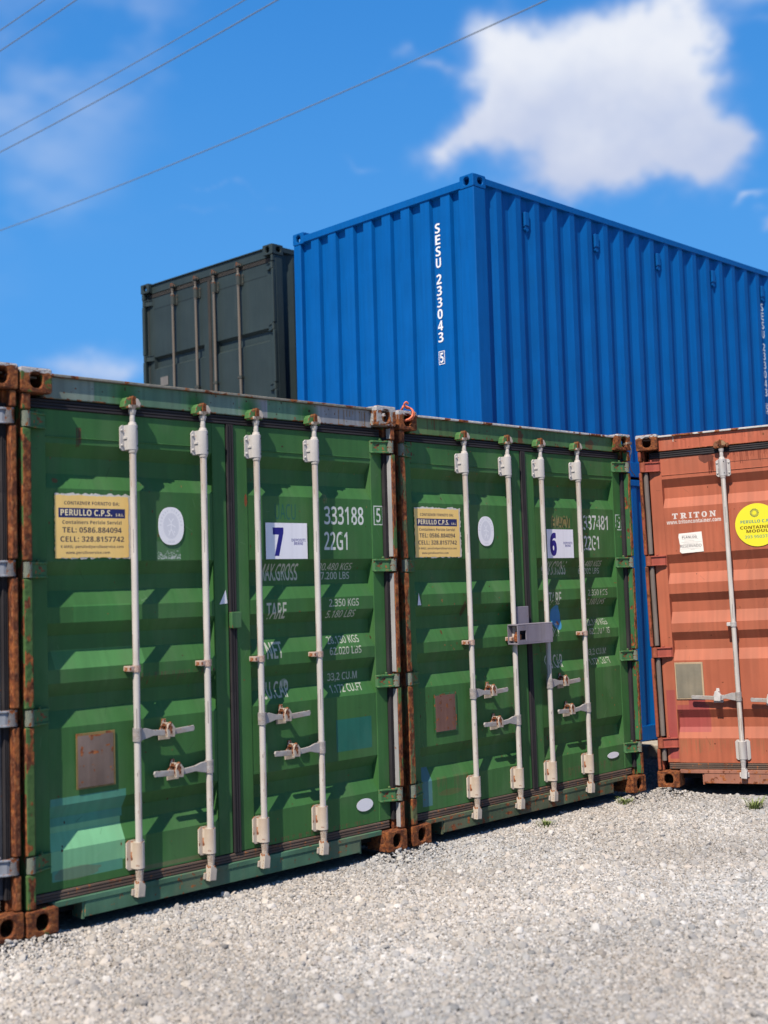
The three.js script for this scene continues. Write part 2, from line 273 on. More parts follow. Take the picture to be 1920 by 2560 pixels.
// one door leaf: corrugated plate between outer edges x0..x1 (pressed field px0..px1), laid out by recesses [y bottom, y top, slope below, slope above]
const Y0 = 0.172, Y1 = 2.412, ZD = -0.072;
const RECESS = [[0.348, 0.556, 0.078, 0.062], [0.914, 1.122, 0.078, 0.062], [1.186, 1.404, 0.084, 0.060], [1.478, 1.694, 0.078, 0.066], [2.040, 2.254, 0.072, 0.062]];
function leafGeo(x0, x1, px0, px1, recess, dep, seed, amp, end = 0.007) {
  const q = [], fl = (a, b, c, d, z = 0, nx = 10, ny = 3) => q.push([[a, c, z], [b, c, z], [b, d, z], [a, d, z], nx, ny]);
  let y = Y0; const e = end;
  for (const [yb, yt, sb, st] of recess) {
    if (yb > y) fl(px0, px1, y, yb, 0, 12, Math.max(2, Math.round((yb - y) / 0.06)));
    const X0 = px0 + e, X1 = px1 - e, yb2 = yb + sb * 1, yt2 = yt - st;
    // up-facing slope lies at the bottom of a recess, the shaded one at its top
    q.push([[px0, yb, 0], [px1, yb, 0], [X1, yb2, -dep], [X0, yb2, -dep], 12, 2]);
    q.push([[X0, yt2, -dep], [X1, yt2, -dep], [px1, yt, 0], [px0, yt, 0], 12, 2]);
    q.push([[X0, yb2, -dep], [X1, yb2, -dep], [X1, yt2, -dep], [X0, yt2, -dep], 12, 2]);
    q.push([[px0, yb, 0], [X0, yb2, -dep], [X0, yt2, -dep], [px0, yt, 0], 2, 2]);
    q.push([[X1, yb2, -dep], [px1, yb, 0], [px1, yt, 0], [X1, yt2, -dep], 2, 2]);
    y = yt;
  }
  fl(px0, px1, y, Y1, 0, 12, 3);
  const dent = (x, yy) => (fbm(x * 3.2 + seed, yy * 3.2, 3, seed) - 0.5) * amp * sm(0, 0.06, x - px0) * sm(0, 0.06, px1 - x) * sm(0, 0.05, yy - Y0) * sm(0, 0.05, Y1 - yy);
  const plate = sheet(q, dent).translate(0, 0, ZD);
  // stiles left and right of the pressed field, a hair proud, with thickness; and the horizontal joint below the head
  const parts = [plate, box(x0, px0 + 0.002, Y0, Y1, ZD - 0.05, ZD + 0.003, 0.004), box(px1 - 0.002, x1, Y0, Y1, ZD - 0.05, ZD + 0.003, 0.004)];
  if (recess.length > 3) parts.push(box(px0 + 0.004, px1 - 0.004, 2.281, 2.286, ZD - 0.002, ZD + 0.005, 0.002));
  const g = merge(parts), p = g.attributes.position, uv = g.attributes.uv;
  for (let i = 0; i < p.count; i++) uv.setXY(i, (p.getX(i) - x0) / (x1 - x0), (p.getY(i) - Y0) / (Y1 - Y0));
  return g;
}
// lock rod pieces, all about the rod's axis at x = 0, z = ZR
const ZR = -0.030, RR = 0.0168;
const rodGeo = merge([cyl(0, ZR, 0.16, 2.36, RR, RR, 18), cyl(0, ZR, 2.36, 2.432, 0.0135, 0.0135, 16)]);
const collars = [cyl(0, ZR, 2.224, 2.238, 0.020, 0.023), cyl(0, ZR, 2.362, 2.376, 0.022, 0.0175), cyl(0, ZR, 2.415, 2.437, 0.0155, 0.0208)];
const housing = (y0, y1) => { const s = new THREE.Shape(); const r = 0.0265; s.moveTo(-r, ZD + 0.002); for (let i = 0; i <= 14; i++) { const a = Math.PI - i * Math.PI / 14; s.lineTo(Math.cos(a) * r, ZR - 0.004 + Math.sin(a) * r); } s.lineTo(r, ZD + 0.002); return boxUV(new THREE.ExtrudeGeometry(s, { depth: y1 - y0, bevelEnabled: true, bevelSize: 0.0015, bevelThickness: 0.0015, bevelSegments: 1, curveSegments: 8 }).rotateX(-Math.PI / 2).scale(1, 1, -1).translate(0, y0, 0)); };
function fixWind(g) { g = flat(g); for (const k of ['position', 'normal', 'uv']) { const a = g.attributes[k], n = a.itemSize; for (let i = 0; i < a.count; i += 3) for (let j = 0; j < n; j++) { const p = (i + 1) * n + j, q = (i + 2) * n + j, t = a.array[p]; a.array[p] = a.array[q]; a.array[q] = t; } } g.computeVertexNormals(); return g; }
const flange = (y0, y1) => extrude([[-0.052, y0 + 0.012], [-0.040, y0], [0.040, y0], [0.052, y0 + 0.012], [0.052, y1 - 0.012], [0.040, y1], [-0.040, y1], [-0.052, y1 - 0.012]], 0.006, 0.0015).translate(0, 0, ZD + 0.004);
const topHousing = merge([fixWind(housing(2.240, 2.360)), flange(2.236, 2.362), box(-0.034, -0.024, 2.292, 2.304, ZD + 0.008, ZR - 0.004, 0.002)]);
const lowHousing = merge([fixWind(housing(0.205, 0.330)), flange(0.195, 0.338)]);
const bolt = (x, y, z = ZD + 0.010) => flat(new THREE.SphereGeometry(0.0085, 10, 6, 0, Math.PI * 2, 0, Math.PI / 2).rotateX(Math.PI / 2).translate(x, y, z));
const boltGeo = bolt(0, 0, 0), boltAt = [[-0.042, 2.262], [-0.042, 2.336], [0.042, 2.262], [0.042, 2.336]];
const pinGeo = flat(new THREE.CylinderGeometry(0.0042, 0.0042, 0.004, 10).rotateX(Math.PI / 2));
const guideGeo = merge([cyl(0, ZR, 1.150, 1.182, 0.0225), box(-0.047, -0.012, 1.153, 1.180, ZD, ZR + 0.012, 0.004), box(-0.012, 0.012, 1.155, 1.178, ZD, ZR)]);
const ring = (cx, cy, r, n = 8) => Array.from({ length: n }, (_, i) => [cx + r * Math.cos(i / n * 6.2832), cy + r * Math.sin(i / n * 6.2832)]);
const keeperGeo = merge([extrude([[-0.055, 2.450], [-0.050, 2.478], [-0.036, 2.496], [-0.012, 2.499], [-0.006, 2.486], [-0.014, 2.466], [-0.020, 2.446], [-0.038, 2.440]], 0.034, 0.005, [ring(-0.031, 2.476, 0.0095)]).translate(0, 0, -0.056), extrude([[0.030, 2.450], [0.044, 2.446], [0.054, 2.458], [0.050, 2.478], [0.036, 2.482], [0.030, 2.470]], 0.028, 0.004).translate(0, 0, -0.058)]);
const keeperHole = box(-0.043, -0.019, 2.464, 2.488, -0.052, -0.050);
const camGeo = merge([cyl(0, ZR, 2.437, 2.460, 0.012, 0.030, 14), extrude([[0.004, 2.458], [0.032, 2.450], [0.040, 2.468], [0.024, 2.492], [0.006, 2.496]], 0.032, 0.004).translate(0, 0, ZR - 0.014), box(-0.030, -0.010, 2.444, 2.460, ZR - 0.004, ZR + 0.020, 0.004)]);
const camRust = extrude([[-0.012, 2.456], [0.014, 2.458], [0.012, 2.500], [-0.004, 2.506], [-0.014, 2.494]], 0.034, 0.004).translate(0, 0, ZR - 0.016);
const lowCam = merge([cyl(0, ZR, 0.135, 0.200, 0.015, 0.021), extrude([[-0.022, 0.07], [0.020, 0.066], [0.026, 0.12], [0.012, 0.145], [-0.014, 0.145]], 0.034, 0.004).translate(0, 0, ZR - 0.022), box(-0.034, 0.034, 0.075, 0.108, -0.062, -0.044, 0.004)]);
// handle to the right (dir 1) or left (dir -1)
function handleGeo(dir) { const s = new THREE.Shape([[0.012, 0.026], [0.05, 0.024], [0.09, 0.012], [0.18, 0.004], [0.33, 0.012], [0.335, 0.002], [0.33, -0.012], [0.18, -0.020], [0.09, -0.012], [0.05, -0.022], [0.012, -0.028]].map((p) => new THREE.Vector2(...p))); const g = boxUV(new THREE.ExtrudeGeometry(s, { depth: 0.010, bevelEnabled: true, bevelSize: 0.002, bevelThickness: 0.002, bevelSegments: 2 }).translate(0, 0, ZR - 0.004)); const h = merge([g, cyl(0, ZR, -0.032, 0.032, 0.0225)]); return dir > 0 ? h : mirrorX(h); }
const handR = handleGeo(1), handL = handleGeo(-1);
const catchGeo = merge([extrude([[-0.034, -0.045], [0.034, -0.045], [0.038, -0.005], [0.016, 0.018], [0.010, 0.058], [-0.010, 0.058], [-0.018, 0.018], [-0.036, -0.005]], 0.006, 0.002).translate(0, 0, ZD + 0.002), extrude([[-0.020, -0.028], [0.024, -0.030], [0.030, 0.012], [0.004, 0.046], [-0.012, 0.040], [-0.022, 0.010]], 0.014, 0.003).translate(0, 0, ZR + 0.008), box(-0.012, 0.012, 0.022, 0.04, ZD, ZR + 0.014, 0.003)]);
// hinge on the left edge: blade from the knuckle at x = 0.036 to the stile; channel shape with ledges
const hingeBlade = (() => { const plan = [[0.036, -0.026], [0.070, -0.028], [0.110, -0.050], [0.150, -0.058], [0.158, ZD + 0.002], [0.120, ZD + 0.002], [0.070, -0.042], [0.036, -0.040]].map(([x, z]) => [x, -z]); const s = (h, y, off) => fixWind(boxUV(new THREE.ExtrudeGeometry(new THREE.Shape(plan.map((p) => new THREE.Vector2(p[0], p[1] - off))), { depth: h, bevelEnabled: true, bevelSize: 0.002, bevelThickness: 0.002, bevelSegments: 1 }).rotateX(-Math.PI / 2).scale(1, 1, 1))).translate(0, y, 0); return merge([s(0.064, -0.032, 0), s(0.006, 0.028, 0.010), s(0.006, -0.036, 0.010)]); })();
const knuckle = cyl(0.036, -0.024, -0.036, 0.036, 0.0215, 0.0215, 18);
const hingePin = flat(new THREE.SphereGeometry(0.009, 8, 6).translate(0.098, 0.042, -0.042));
const HY = [0.320, 0.980, 1.655, 2.352];
// door-end corner post: segments between the knuckles, and the hollow post behind
function postGeo(Hc, wd) {
  const l = []; let y = 0.122; for (const h of [...HY, Hc + 1]) { const y1 = Math.min(h - 0.041, Hc - 0.122); if (y1 > y) { l.push(box(0.008, wd, y, y1, -0.046, -0.006, 0.009)); } y = h + 0.041; }
  l.push(box(0.010, wd + 0.012, 0.118, Hc - 0.118, -0.16, -0.060, 0.004)); l.push(box(0.012, wd - 0.012, 0.118, Hc - 0.118, -0.062, -0.030)); return boxUV(merge(l));
}
// ribbed rubber seal: a strip with ridges, length along y
function sealGeo(w, y0, y1, z) { const pts = [[0, z - 0.03]]; const n = 3; for (let i = 0; i < n; i++) { const a = w * i / n, b = w * (i + 1) / n; pts.push([a + 0.001, z - 0.004], [a + 0.003, z], [b - 0.004, z + 0.001], [b - 0.001, z - 0.005]); } pts.push([w, z - 0.03]); const s = new THREE.Shape(pts.map(([x, q]) => new THREE.Vector2(x, -q))); return fixWind(boxUV(new THREE.ExtrudeGeometry(s, { depth: y1 - y0, bevelEnabled: false }).rotateX(-Math.PI / 2).translate(0, y0, 0))); }

function doorContainer(g, M, o) {
  const Hc = o.H || H, L = o.L || L20, R = o.recess || RECESS, dep = o.dep ?? 0.042, dh = Hc - H;
  shell(g, M, Hc, L); castings(g, M.cast, Hc, L);
  const pg = postGeo(Hc, o.postW || 0.055), pr = postGeo(Hc, 0.041); part('corner_post', pg, M.post[0], g); part('corner_post', mirrorX(pr).translate(W, 0, 0), M.post[1], g);
  // the painted inner flank of the right post, between the hinges
  if (M.flank) { const p = g.children.at(-1); let y = 0.13; for (const h of [...HY, Hc + 1]) { const y1 = Math.min(h - 0.05, Hc - 0.13); if (y1 > y) part('post_flank', box(W - 0.0435, W - 0.0405, y, y1, -0.045, -0.013), M.flank, p); y = h + 0.05; } }
  // header with an overhanging lip, sill with fork steps
  part('header', box(0.150, W - 0.150, Hc - 0.128, Hc - 0.026, -0.14, -0.056, 0.004), M.header, g);
  part('roof_edge', box(0.158, W - 0.158, Hc - 0.026, Hc - 0.013, -0.15, -0.037, 0.003), M.edge || M.header, g);
  part('sill', boxUV(merge([box(0.158, W - 0.158, 0.098, 0.124, -0.14, -0.050, 0.003), box(0.33, W - 0.33, 0.026, 0.100, -0.14, -0.054, 0.004), box(0.318, 0.330, 0.018, 0.1, -0.15, -0.06), box(W - 0.330, W - 0.318, 0.018, 0.1, -0.15, -0.06)])), M.sill, g);
  // doors
  const D = [[0.072, 1.218, 0.160, 1.131], [1.272, 2.372, 1.359, 2.283]];
  const doors = D.map((d, k) => part('door', leafGeo(d[0], d[1], d[2], d[3], R, dep, o.seed + k * 7, o.amp ?? 0.005, o.end), M.leaf[k], g));
  // seals: head, meeting edge, foot, and the two jambs
  part('door_seal', sealGeo(0.046, 0.082, W - 0.082, 0).rotateZ(-Math.PI / 2).translate(0, 2.459, -0.064), M.seal, g);
  part('door_seal', sealGeo(0.046, Y0, 2.412, 0).translate(1.222, 0, -0.060), M.seal, g);
  part('door_seal', sealGeo(0.044, 0.082, W - 0.082, 0).rotateZ(-Math.PI / 2).translate(0, 0.169, -0.066), M.footSeal || M.seal, g);
  part('door_seal', sealGeo(0.028, Y0, 2.412, 0).translate(2.373, 0, -0.050), M.seal, g);
  if (o.tube) { let y = 0.19; for (const h of HY) { const y1 = h - 0.052; if (y1 > y) part('door_seal', merge([cyl(0.052, -0.046, y, y1, 0.0175, 0.0175, 16), flat(new THREE.SphereGeometry(0.0175, 12, 8)).translate(0.052, y1, -0.046)]), o.tube, g); y = h + 0.05; } }
  else part('door_seal', sealGeo(0.016, Y0, 2.412, 0).translate(0.0555, 0, -0.064), M.seal, g);
  // hinges, as sub-parts of each door
  for (const k of [0, 1]) for (const y of HY) { const h = part('hinge', k ? mirrorX(merge([hingeBlade, hingePin])).translate(W, 0, 0) : merge([hingeBlade, hingePin]), M.hinge, doors[k]); h.position.y = y; const q = part('hinge_knuckle', k ? mirrorX(knuckle).translate(W, 0, 0) : knuckle, M.knuckle, doors[k]); q.position.y = y; }
  // lock rods
  (o.rods || [0.617, 1.045, 1.396, 1.812]).forEach((x, k) => {
    const r = part('lock_rod', rodGeo, M.rod, g); r.position.x = x;
    for (const c of collars) part('collar', c, M.rod, r); part('bearing_housing', topHousing, M.housing, r); for (const [bx, by] of boltAt) part('bolt', boltGeo, M.housing, r).position.set(bx, by, ZD + 0.010); for (const py of [2.258, 2.342]) part('pin_hole', pinGeo, M.dark, r).position.set(0.013, py, ZR + 0.0195);
    part('guide_bracket', guideGeo, M.guide, r); const kp = part('cam_keeper', keeperGeo, M.keeper, r); void kp; part('keeper_hole', keeperHole, M.dark, r); part('cam', camGeo, M.cam, r); part('cam_pin', camRust, M.rusty, r);
    part('bearing_housing', lowHousing, M.lowCam, r); part('cam', lowCam, M.lowCam, r);
    const [dir, y, cx] = (o.handles || [[1, 0.846, 0.18], [-1, 0.642, -0.20], [1, 0.850, 0.16], [-1, 0.654, -0.20]])[k];
    part('handle', dir > 0 ? handR : handL, M.handle, r).position.y = y; const c = part('handle_catch', catchGeo, M.lowCam, r); c.position.set(cx, y, 0);
  });
  return doors;
}

// ---------------------------------------------------------------- shared materials
const dark = mat({ color: new THREE.Color().setRGB(0.012, 0.012, 0.013), roughness: 0.9 });
const seal = paint([52, 50, 54], { seed: 61, mott: 0.1, streak: 0.1, dust: 0.18, dustCol: [110, 104, 100], rough: 0.7, bump: 0.0008 });
const sealDirty = paint([98, 84, 76], { seed: 62, mott: 0.2, rust: 0.28, dust: 0.4, dustCol: [140, 122, 108], rough: 0.85 });
const whiteRod = (() => { const c = canvas(64, 1024), x = c.getContext('2d'); x.fillStyle = 'rgb(214,210,206)'; x.fillRect(0, 0, 64, 1024); wear(c, 0.1, 2.2, { seed: 71, mott: 0.08, grain: 0.06, streak: 0.05, dust: 0.35, dustCol: [176, 158, 142] }); const r = rng(3); for (let i = 0; i < 46; i++) { x.fillStyle = r() < 0.6 ? 'rgba(96,92,92,.55)' : 'rgba(128,86,60,.5)'; x.fillRect(r() * 64, r() * 1024, 1 + r() * 2, 6 + r() * r() * 90); } return mat({ map: tex(c), k: LIGHT, roughness: 0.5 }); })();
const whiteMetal = paint([206, 204, 204], { k: LIGHT, seed: 72, mott: 0.12, streak: 0.08, dust: 0.4, dustCol: [172, 156, 142], rust: 0.16, rough: 0.55 });
const creamMetal = paint([204, 194, 182], { k: LIGHT, seed: 73, mott: 0.14, dust: 0.5, dustCol: [178, 152, 128], rust: 0.34, rough: 0.6 });
const pinkMetal = paint([198, 178, 168], { k: LIGHT, seed: 74, mott: 0.16, dust: 0.5, dustCol: [160, 128, 108], rust: 0.36, rough: 0.6 });
const rusty = paint([128, 76, 46], { seed: 75, mott: 0.4, rust: 0.6, rough: 0.9, bump: 0.004 });
const roofWhite = paint([226, 226, 226], { k: LIGHT, seed: 76, mott: 0.08, dust: 0.3, rough: 0.6 });
const steelBar = paint([172, 170, 170], { k: LIGHT, seed: 77, mott: 0.12, dust: 0.4, dustCol: [150, 130, 115], rust: 0.3, rough: 0.45 });

// ---------------------------------------------------------------- door drawings
function leafCanvas(x0, x1, col, under, letters, o) {
  const w = 800, h = Math.round(800 * (Y1 - Y0) / (x1 - x0) / 1), c = canvas(w, h), x = c.getContext('2d'), sx = w / (x1 - x0), sy = h / (Y1 - Y0);
  x.fillStyle = css(col); x.fillRect(0, 0, w, h);
  x.save(); x.setTransform(sx, 0, 0, -sy, -x0 * sx, h + Y0 * sy); under && under(x); x.restore();
  if (letters) {
    const c2 = canvas(w, h), y = c2.getContext('2d'); y.save(); y.setTransform(sx, 0, 0, -sy, -x0 * sx, h + Y0 * sy); letters(y); y.restore();
    const im = y.getImageData(0, 0, w, h), d = im.data, t = o.letterWear ?? 0.3;
    for (let j = 0; j < h; j++) for (let i = 0; i < w; i++) { const k = (j * w + i) * 4; if (d[k + 3]) { const n = fbm(i / 16, j / 22, 4, o.seed + 200); d[k + 3] *= sm(t - 0.04, t + 0.05, n) * (0.85 + 0.15 * hsh(i, j, 4)); } }
    y.putImageData(im, 0, 0); x.drawImage(c2, 0, 0);
  }
  wear(c, x1 - x0, Y1 - Y0, o);
  return mat({ map: tex(c), k: o.k ?? COAT, roughness: o.rough ?? 0.55, bumpMap: peel, bumpScale: 0.0006 });
}
function blob(x, cx, cy, rx, ry, col, seed, jag = 0.2) { const r = rng(seed), n = 40; x.fillStyle = col; x.beginPath(); let ph = r() * 9; for (let i = 0; i < n; i++) { const a = i / n * Math.PI * 2, k = 1 - jag + jag * 2 * fbm(Math.cos(a) * 2 + ph, Math.sin(a) * 2 + ph, 3, seed); x.lineTo(cx + Math.cos(a) * rx * k, cy + Math.sin(a) * ry * k); } x.fill(); }
function stain(x, x0, y0, w, h, col, seed, n = 26) { const r = rng(seed); x.fillStyle = col; for (let i = 0; i < n; i++) { const a = x0 + r() * w, l = h * (0.2 + 0.8 * r()); x.fillRect(a, y0 - l, 0.002 + r() * 0.006, l); } }
// small rust chips at given places
function chips(x, x0, x1, y0, y1, n, seed, big = 0.008) { const r = rng(seed); for (let i = 0; i < n; i++) blob(x, x0 + r() * (x1 - x0), y0 + r() * (y1 - y0), 0.002 + r() * r() * big, 0.002 + r() * r() * big * 1.6, css(RUST[r() * 3 | 0].map((v) => v * 0.7 | 0)), seed + i); }

const GREEN = [68, 120, 66];
const LX = [0.072, 1.218], RX = [1.272, 2.372];
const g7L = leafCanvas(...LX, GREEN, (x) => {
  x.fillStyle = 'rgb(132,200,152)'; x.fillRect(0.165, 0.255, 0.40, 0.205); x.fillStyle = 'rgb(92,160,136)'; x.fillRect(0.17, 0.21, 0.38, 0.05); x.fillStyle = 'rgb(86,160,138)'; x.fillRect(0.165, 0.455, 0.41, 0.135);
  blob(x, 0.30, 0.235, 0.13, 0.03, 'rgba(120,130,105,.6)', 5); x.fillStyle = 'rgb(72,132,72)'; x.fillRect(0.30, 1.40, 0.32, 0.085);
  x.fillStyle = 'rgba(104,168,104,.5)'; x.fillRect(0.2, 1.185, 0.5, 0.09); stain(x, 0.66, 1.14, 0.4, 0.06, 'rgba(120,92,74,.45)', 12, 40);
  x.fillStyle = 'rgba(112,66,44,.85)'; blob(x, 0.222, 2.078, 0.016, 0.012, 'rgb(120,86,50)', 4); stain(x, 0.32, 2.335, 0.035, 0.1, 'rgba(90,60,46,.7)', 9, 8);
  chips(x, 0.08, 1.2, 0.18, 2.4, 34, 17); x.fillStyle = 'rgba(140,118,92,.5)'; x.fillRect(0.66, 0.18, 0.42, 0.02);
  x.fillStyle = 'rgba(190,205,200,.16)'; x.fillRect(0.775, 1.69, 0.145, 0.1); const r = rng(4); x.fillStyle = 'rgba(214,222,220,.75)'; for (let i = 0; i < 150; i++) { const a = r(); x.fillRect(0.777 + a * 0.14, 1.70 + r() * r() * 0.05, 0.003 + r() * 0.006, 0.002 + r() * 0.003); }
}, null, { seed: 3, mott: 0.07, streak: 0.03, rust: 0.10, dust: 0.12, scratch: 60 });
const isoText = (x, o) => {
  T(x, o.num, 1.909, 1.894, 0.098, 0.312, { weight: 'normal', stroke: 3 }); T(x, o.chk, 2.317, 1.910, 0.080, 0.040, { weight: 'normal', stroke: 3 });
  x.strokeStyle = '#fff'; x.lineWidth = 0.006; x.strokeRect(2.301, 1.894, 0.069, 0.108); T(x, '22G1', 1.904, 1.748, 0.098, 0.197, { weight: 'normal', stroke: 3 });
  const c = 'rgb(214,214,204)';
  T(x, 'MAX.GROSS', 1.462, 1.582, 0.088, 0.275, { skew: -0.12, weight: 'normal', stroke: 3, col: c }); T(x, '30.480 KGS', 1.880, 1.632, 0.038, 0.262, { skew: -0.1, weight: 'normal', stroke: 2, col: c }); T(x, '67.200 LBS', 1.880, 1.580, 0.040, 0.252, { weight: 'normal', stroke: 2, col: c });
  T(x, 'TARE', 1.478, 1.372, 0.085, 0.142, { weight: 'normal', stroke: 3, col: c }); T(x, '2.350 KGS', 1.930, 1.425, 0.042, 0.235, { weight: 'normal', stroke: 2, col: c }); T(x, '5.180 LBS', 1.920, 1.362, 0.040, 0.225, { weight: 'normal', stroke: 2, col: c });
  T(x, 'NET', 1.470, 1.160, 0.085, 0.12, { weight: 'normal', stroke: 3, col: c }); T(x, '28.130 KGS', 1.925, 1.215, 0.042, 0.25, { weight: 'normal', stroke: 2, col: c }); T(x, '62.020 LBS', 1.925, 1.152, 0.042, 0.25, { weight: 'normal', stroke: 2, col: c });
  T(x, 'CU.CAP', 1.452, 0.945, 0.085, 0.2, { weight: 'normal', stroke: 3, col: c }); T(x, '33,2 CU.M', 1.94, 1.005, 0.042, 0.235, { weight: 'normal', stroke: 2, col: c }); T(x, '1.172 CU.FT', 1.94, 0.938, 0.042, 0.25, { weight: 'normal', stroke: 2, col: c });
};
const g7R = leafCanvas(...RX, GREEN, (x) => {
  x.fillStyle = 'rgb(44,120,104)'; x.fillRect(1.962, 0.605, 0.276, 0.18); T(x, 'UACU', 1.545, 1.915, 0.085, 0.16, { weight: 'normal', col: 'rgba(30,92,92,.8)' });
  stain(x, 1.905, 2.06, 0.03, 0.06, 'rgba(150,140,90,.5)', 5, 8); chips(x, 1.28, 2.37, 0.18, 2.4, 40, 27); blob(x, 1.347, 2.01, 0.010, 0.034, css(RUST[0]), 8); stain(x, 1.4, 0.2, 0.8, 0.03, 'rgba(128,90,66,.6)', 14, 60);
  blob(x, 1.62, 1.02, 0.03, 0.02, 'rgba(190,196,180,.7)', 8);
}, (x) => isoText(x, { num: '333188', chk: '5' }), { seed: 13, mott: 0.07, streak: 0.03, rust: 0.11, dust: 0.12, letterWear: 0.24, scratch: 60 });
const g6L = leafCanvas(...LX, GREEN, (x) => {
  x.fillStyle = 'rgba(92,140,160,.75)'; x.fillRect(0.17, 0.20, 0.085, 0.23); blob(x, 0.62, 1.38, 0.02, 0.05, 'rgba(80,52,40,.6)', 3); chips(x, 0.08, 1.2, 0.18, 2.4, 46, 37); stain(x, 0.3, 0.36, 0.3, 0.12, 'rgba(118,98,66,.4)', 19, 30); blob(x, 0.42, 0.26, 0.10, 0.02, 'rgba(120,104,70,.45)', 6);
  chips(x, 0.162, 0.20, 2.28, 2.42, 7, 51, 0.012);
}, null, { seed: 23, mott: 0.08, streak: 0.045, rust: 0.16, dust: 0.16, scratch: 80 });
const g6R = leafCanvas(...RX, GREEN, (x) => {
  const r = rng(31); for (let i = 0; i < 240; i++) { x.fillStyle = r() < 0.5 ? 'rgba(170,138,84,.75)' : 'rgba(196,172,120,.6)'; const a = 1.54 + r() * 0.21; x.fillRect(a, 1.895 + r() * 0.06, 0.003 + r() * 0.004, 0.008 + r() * 0.03); }
  x.fillStyle = 'rgb(70,146,196)'; x.beginPath(); x.ellipse(1.592, 1.285, 0.056, 0.085, 0, 0, 7); x.fill(); x.fillStyle = 'rgb(190,120,80)'; x.beginPath(); x.ellipse(1.60, 1.245, 0.012, 0.014, 0, 0, 7); x.fill();
  T(x, 'ELACV', 1.542, 1.902, 0.072, 0.205, { weight: 'bold', col: 'rgba(48,86,52,.9)' });
  chips(x, 1.28, 2.37, 0.18, 2.4, 50, 47); stain(x, 1.4, 0.26, 0.8, 0.08, 'rgba(118,98,70,.4)', 24, 60);
}, (x) => isoText(x, { num: '337481', chk: 'G' }), { seed: 33, mott: 0.08, streak: 0.045, rust: 0.16, dust: 0.16, letterWear: 0.37, scratch: 80 });

const RED = [202, 116, 88];
const redL = leafCanvas(...LX, RED, (x) => {
  x.fillStyle = 'rgb(186,92,88)'; x.fillRect(0.09, 0.20, 0.065, 0.5); x.fillRect(0.165, 0.39, 0.23, 0.20); x.fillStyle = 'rgb(176,84,84)'; x.fillRect(0.25, 0.56, 0.12, 0.09);
  blob(x, 0.50, 2.385, 0.06, 0.035, 'rgba(96,58,48,.75)', 3, 0.4); stain(x, 0.66, 2.41, 0.3, 0.09, 'rgba(120,58,40,.45)', 8, 40); stain(x, 0.50, 2.36, 0.05, 0.1, 'rgba(110,50,34,.7)', 9, 14); x.fillStyle = 'rgba(70,40,32,.8)'; x.fillRect(0.66, 2.338, 0.36, 0.004);
  stain(x, 0.16, 0.34, 0.6, 0.12, 'rgba(170,120,90,.35)', 18, 80); chips(x, 0.08, 1.2, 0.18, 2.4, 40, 57, 0.006); stain(x, 0.2, 2.0, 0.9, 0.3, 'rgba(180,86,60,.3)', 77, 30);
}, (x) => { 'TRITON'.split('').forEach((ch, i) => T(x, ch, 0.222 + [0, 0.060, 0.122, 0.158, 0.213, 0.272][i], 1.955, 0.040, [0.040, 0.044, 0.022, 0.040, 0.042, 0.046][i], { font: 'serif', stroke: 5 })); T(x, 'www.tritoncontainer.com', 0.178, 1.916, 0.030, 0.398, { weight: 'bold' }); }, { seed: 43, mott: 0.06, streak: 0.05, rust: 0.12, dust: 0.14, k: 0.57, dustCol: [176, 120, 96], letterWear: 0.2, scratch: 40 });
const redR = leafCanvas(...RX, RED, (x) => chips(x, 1.28, 2.37, 0.18, 2.4, 40, 67, 0.006), null, { k: 0.54, seed: 53, mott: 0.06, streak: 0.05, rust: 0.12, dust: 0.14, dustCol: [176, 120, 96] });

// ---------------------------------------------------------------- stickers and plates
const decal = (c, o = {}) => mat({ map: tex(c), k: o.k ?? 0.98, roughness: o.rough ?? 0.55, transparent: !!o.alpha, alphaTest: o.alpha ? 0.5 : 0 });
function ragged(w, h, seed, j = 0.004, n = 26) { const r = rng(seed), p = []; const side = (x0, y0, x1, y1, k) => { for (let i = 0; i < k; i++) { const t = i / k; p.push([lerp(x0, x1, t) + (r() - 0.5) * j, lerp(y0, y1, t) + (r() - 0.5) * j]); } }; side(0, 0, w, 0, n); side(w, 0, w, h, n); side(w, h, 0, h, n); side(0, h, 0, 0, n); return p; }
function unitUV(g, w, h) { const p = g.attributes.position, uv = g.attributes.uv; for (let i = 0; i < p.count; i++) uv.setXY(i, p.getX(i) / w, p.getY(i) / h); return g; }
const NAVY = 'rgb(40,48,96)';
const labelTex = (() => {
  const c = canvas(820, 600), x = c.getContext('2d'); x.fillStyle = 'rgb(236,200,124)'; x.fillRect(0, 0, 820, 600);
  const t = (s, y, cap, w, o = {}) => T(x, s, 410 - w / 2 + (o.dx || 0), y, cap, w, { down: true, col: o.col || 'rgb(62,58,70)', weight: 'bold' });
  t('CONTAINER FORNITO DA:', 90, 34, 620); x.fillStyle = 'rgb(38,46,98)'; x.fillRect(40, 122, 740, 92); T(x, 'PERULLO C.P.S.', 56, 194, 60, 580, { down: true, col: 'rgb(238,222,178)' }); T(x, 'S.R.L.', 672, 194, 26, 96, { down: true, col: 'rgb(238,222,178)' });
  t('Containers Perizie Servizi', 275, 33, 665); t('TEL: 0586.884094', 358, 52, 660); t('CELL: 328.8157742', 446, 52, 715); t('E-MAIL: perullo@perulloservice.com', 506, 26, 700); t('www.perulloservice.com', 563, 26, 490, { dx: -50 });
  wear(c, 0.41, 0.3, { seed: 81, mott: 0.05, streak: 0.01, grain: 0.02 }); return decal(c);
})();
const paperWhite = paint([228, 226, 220], { k: LIGHT, seed: 82, mott: 0.05, rough: 0.8 });
function sticker(parent, name, geo, m, x, y, z = ZD + 0.0045, label) { const s = part(name, geo, m, parent, label); s.position.set(x, y, z); return s; }
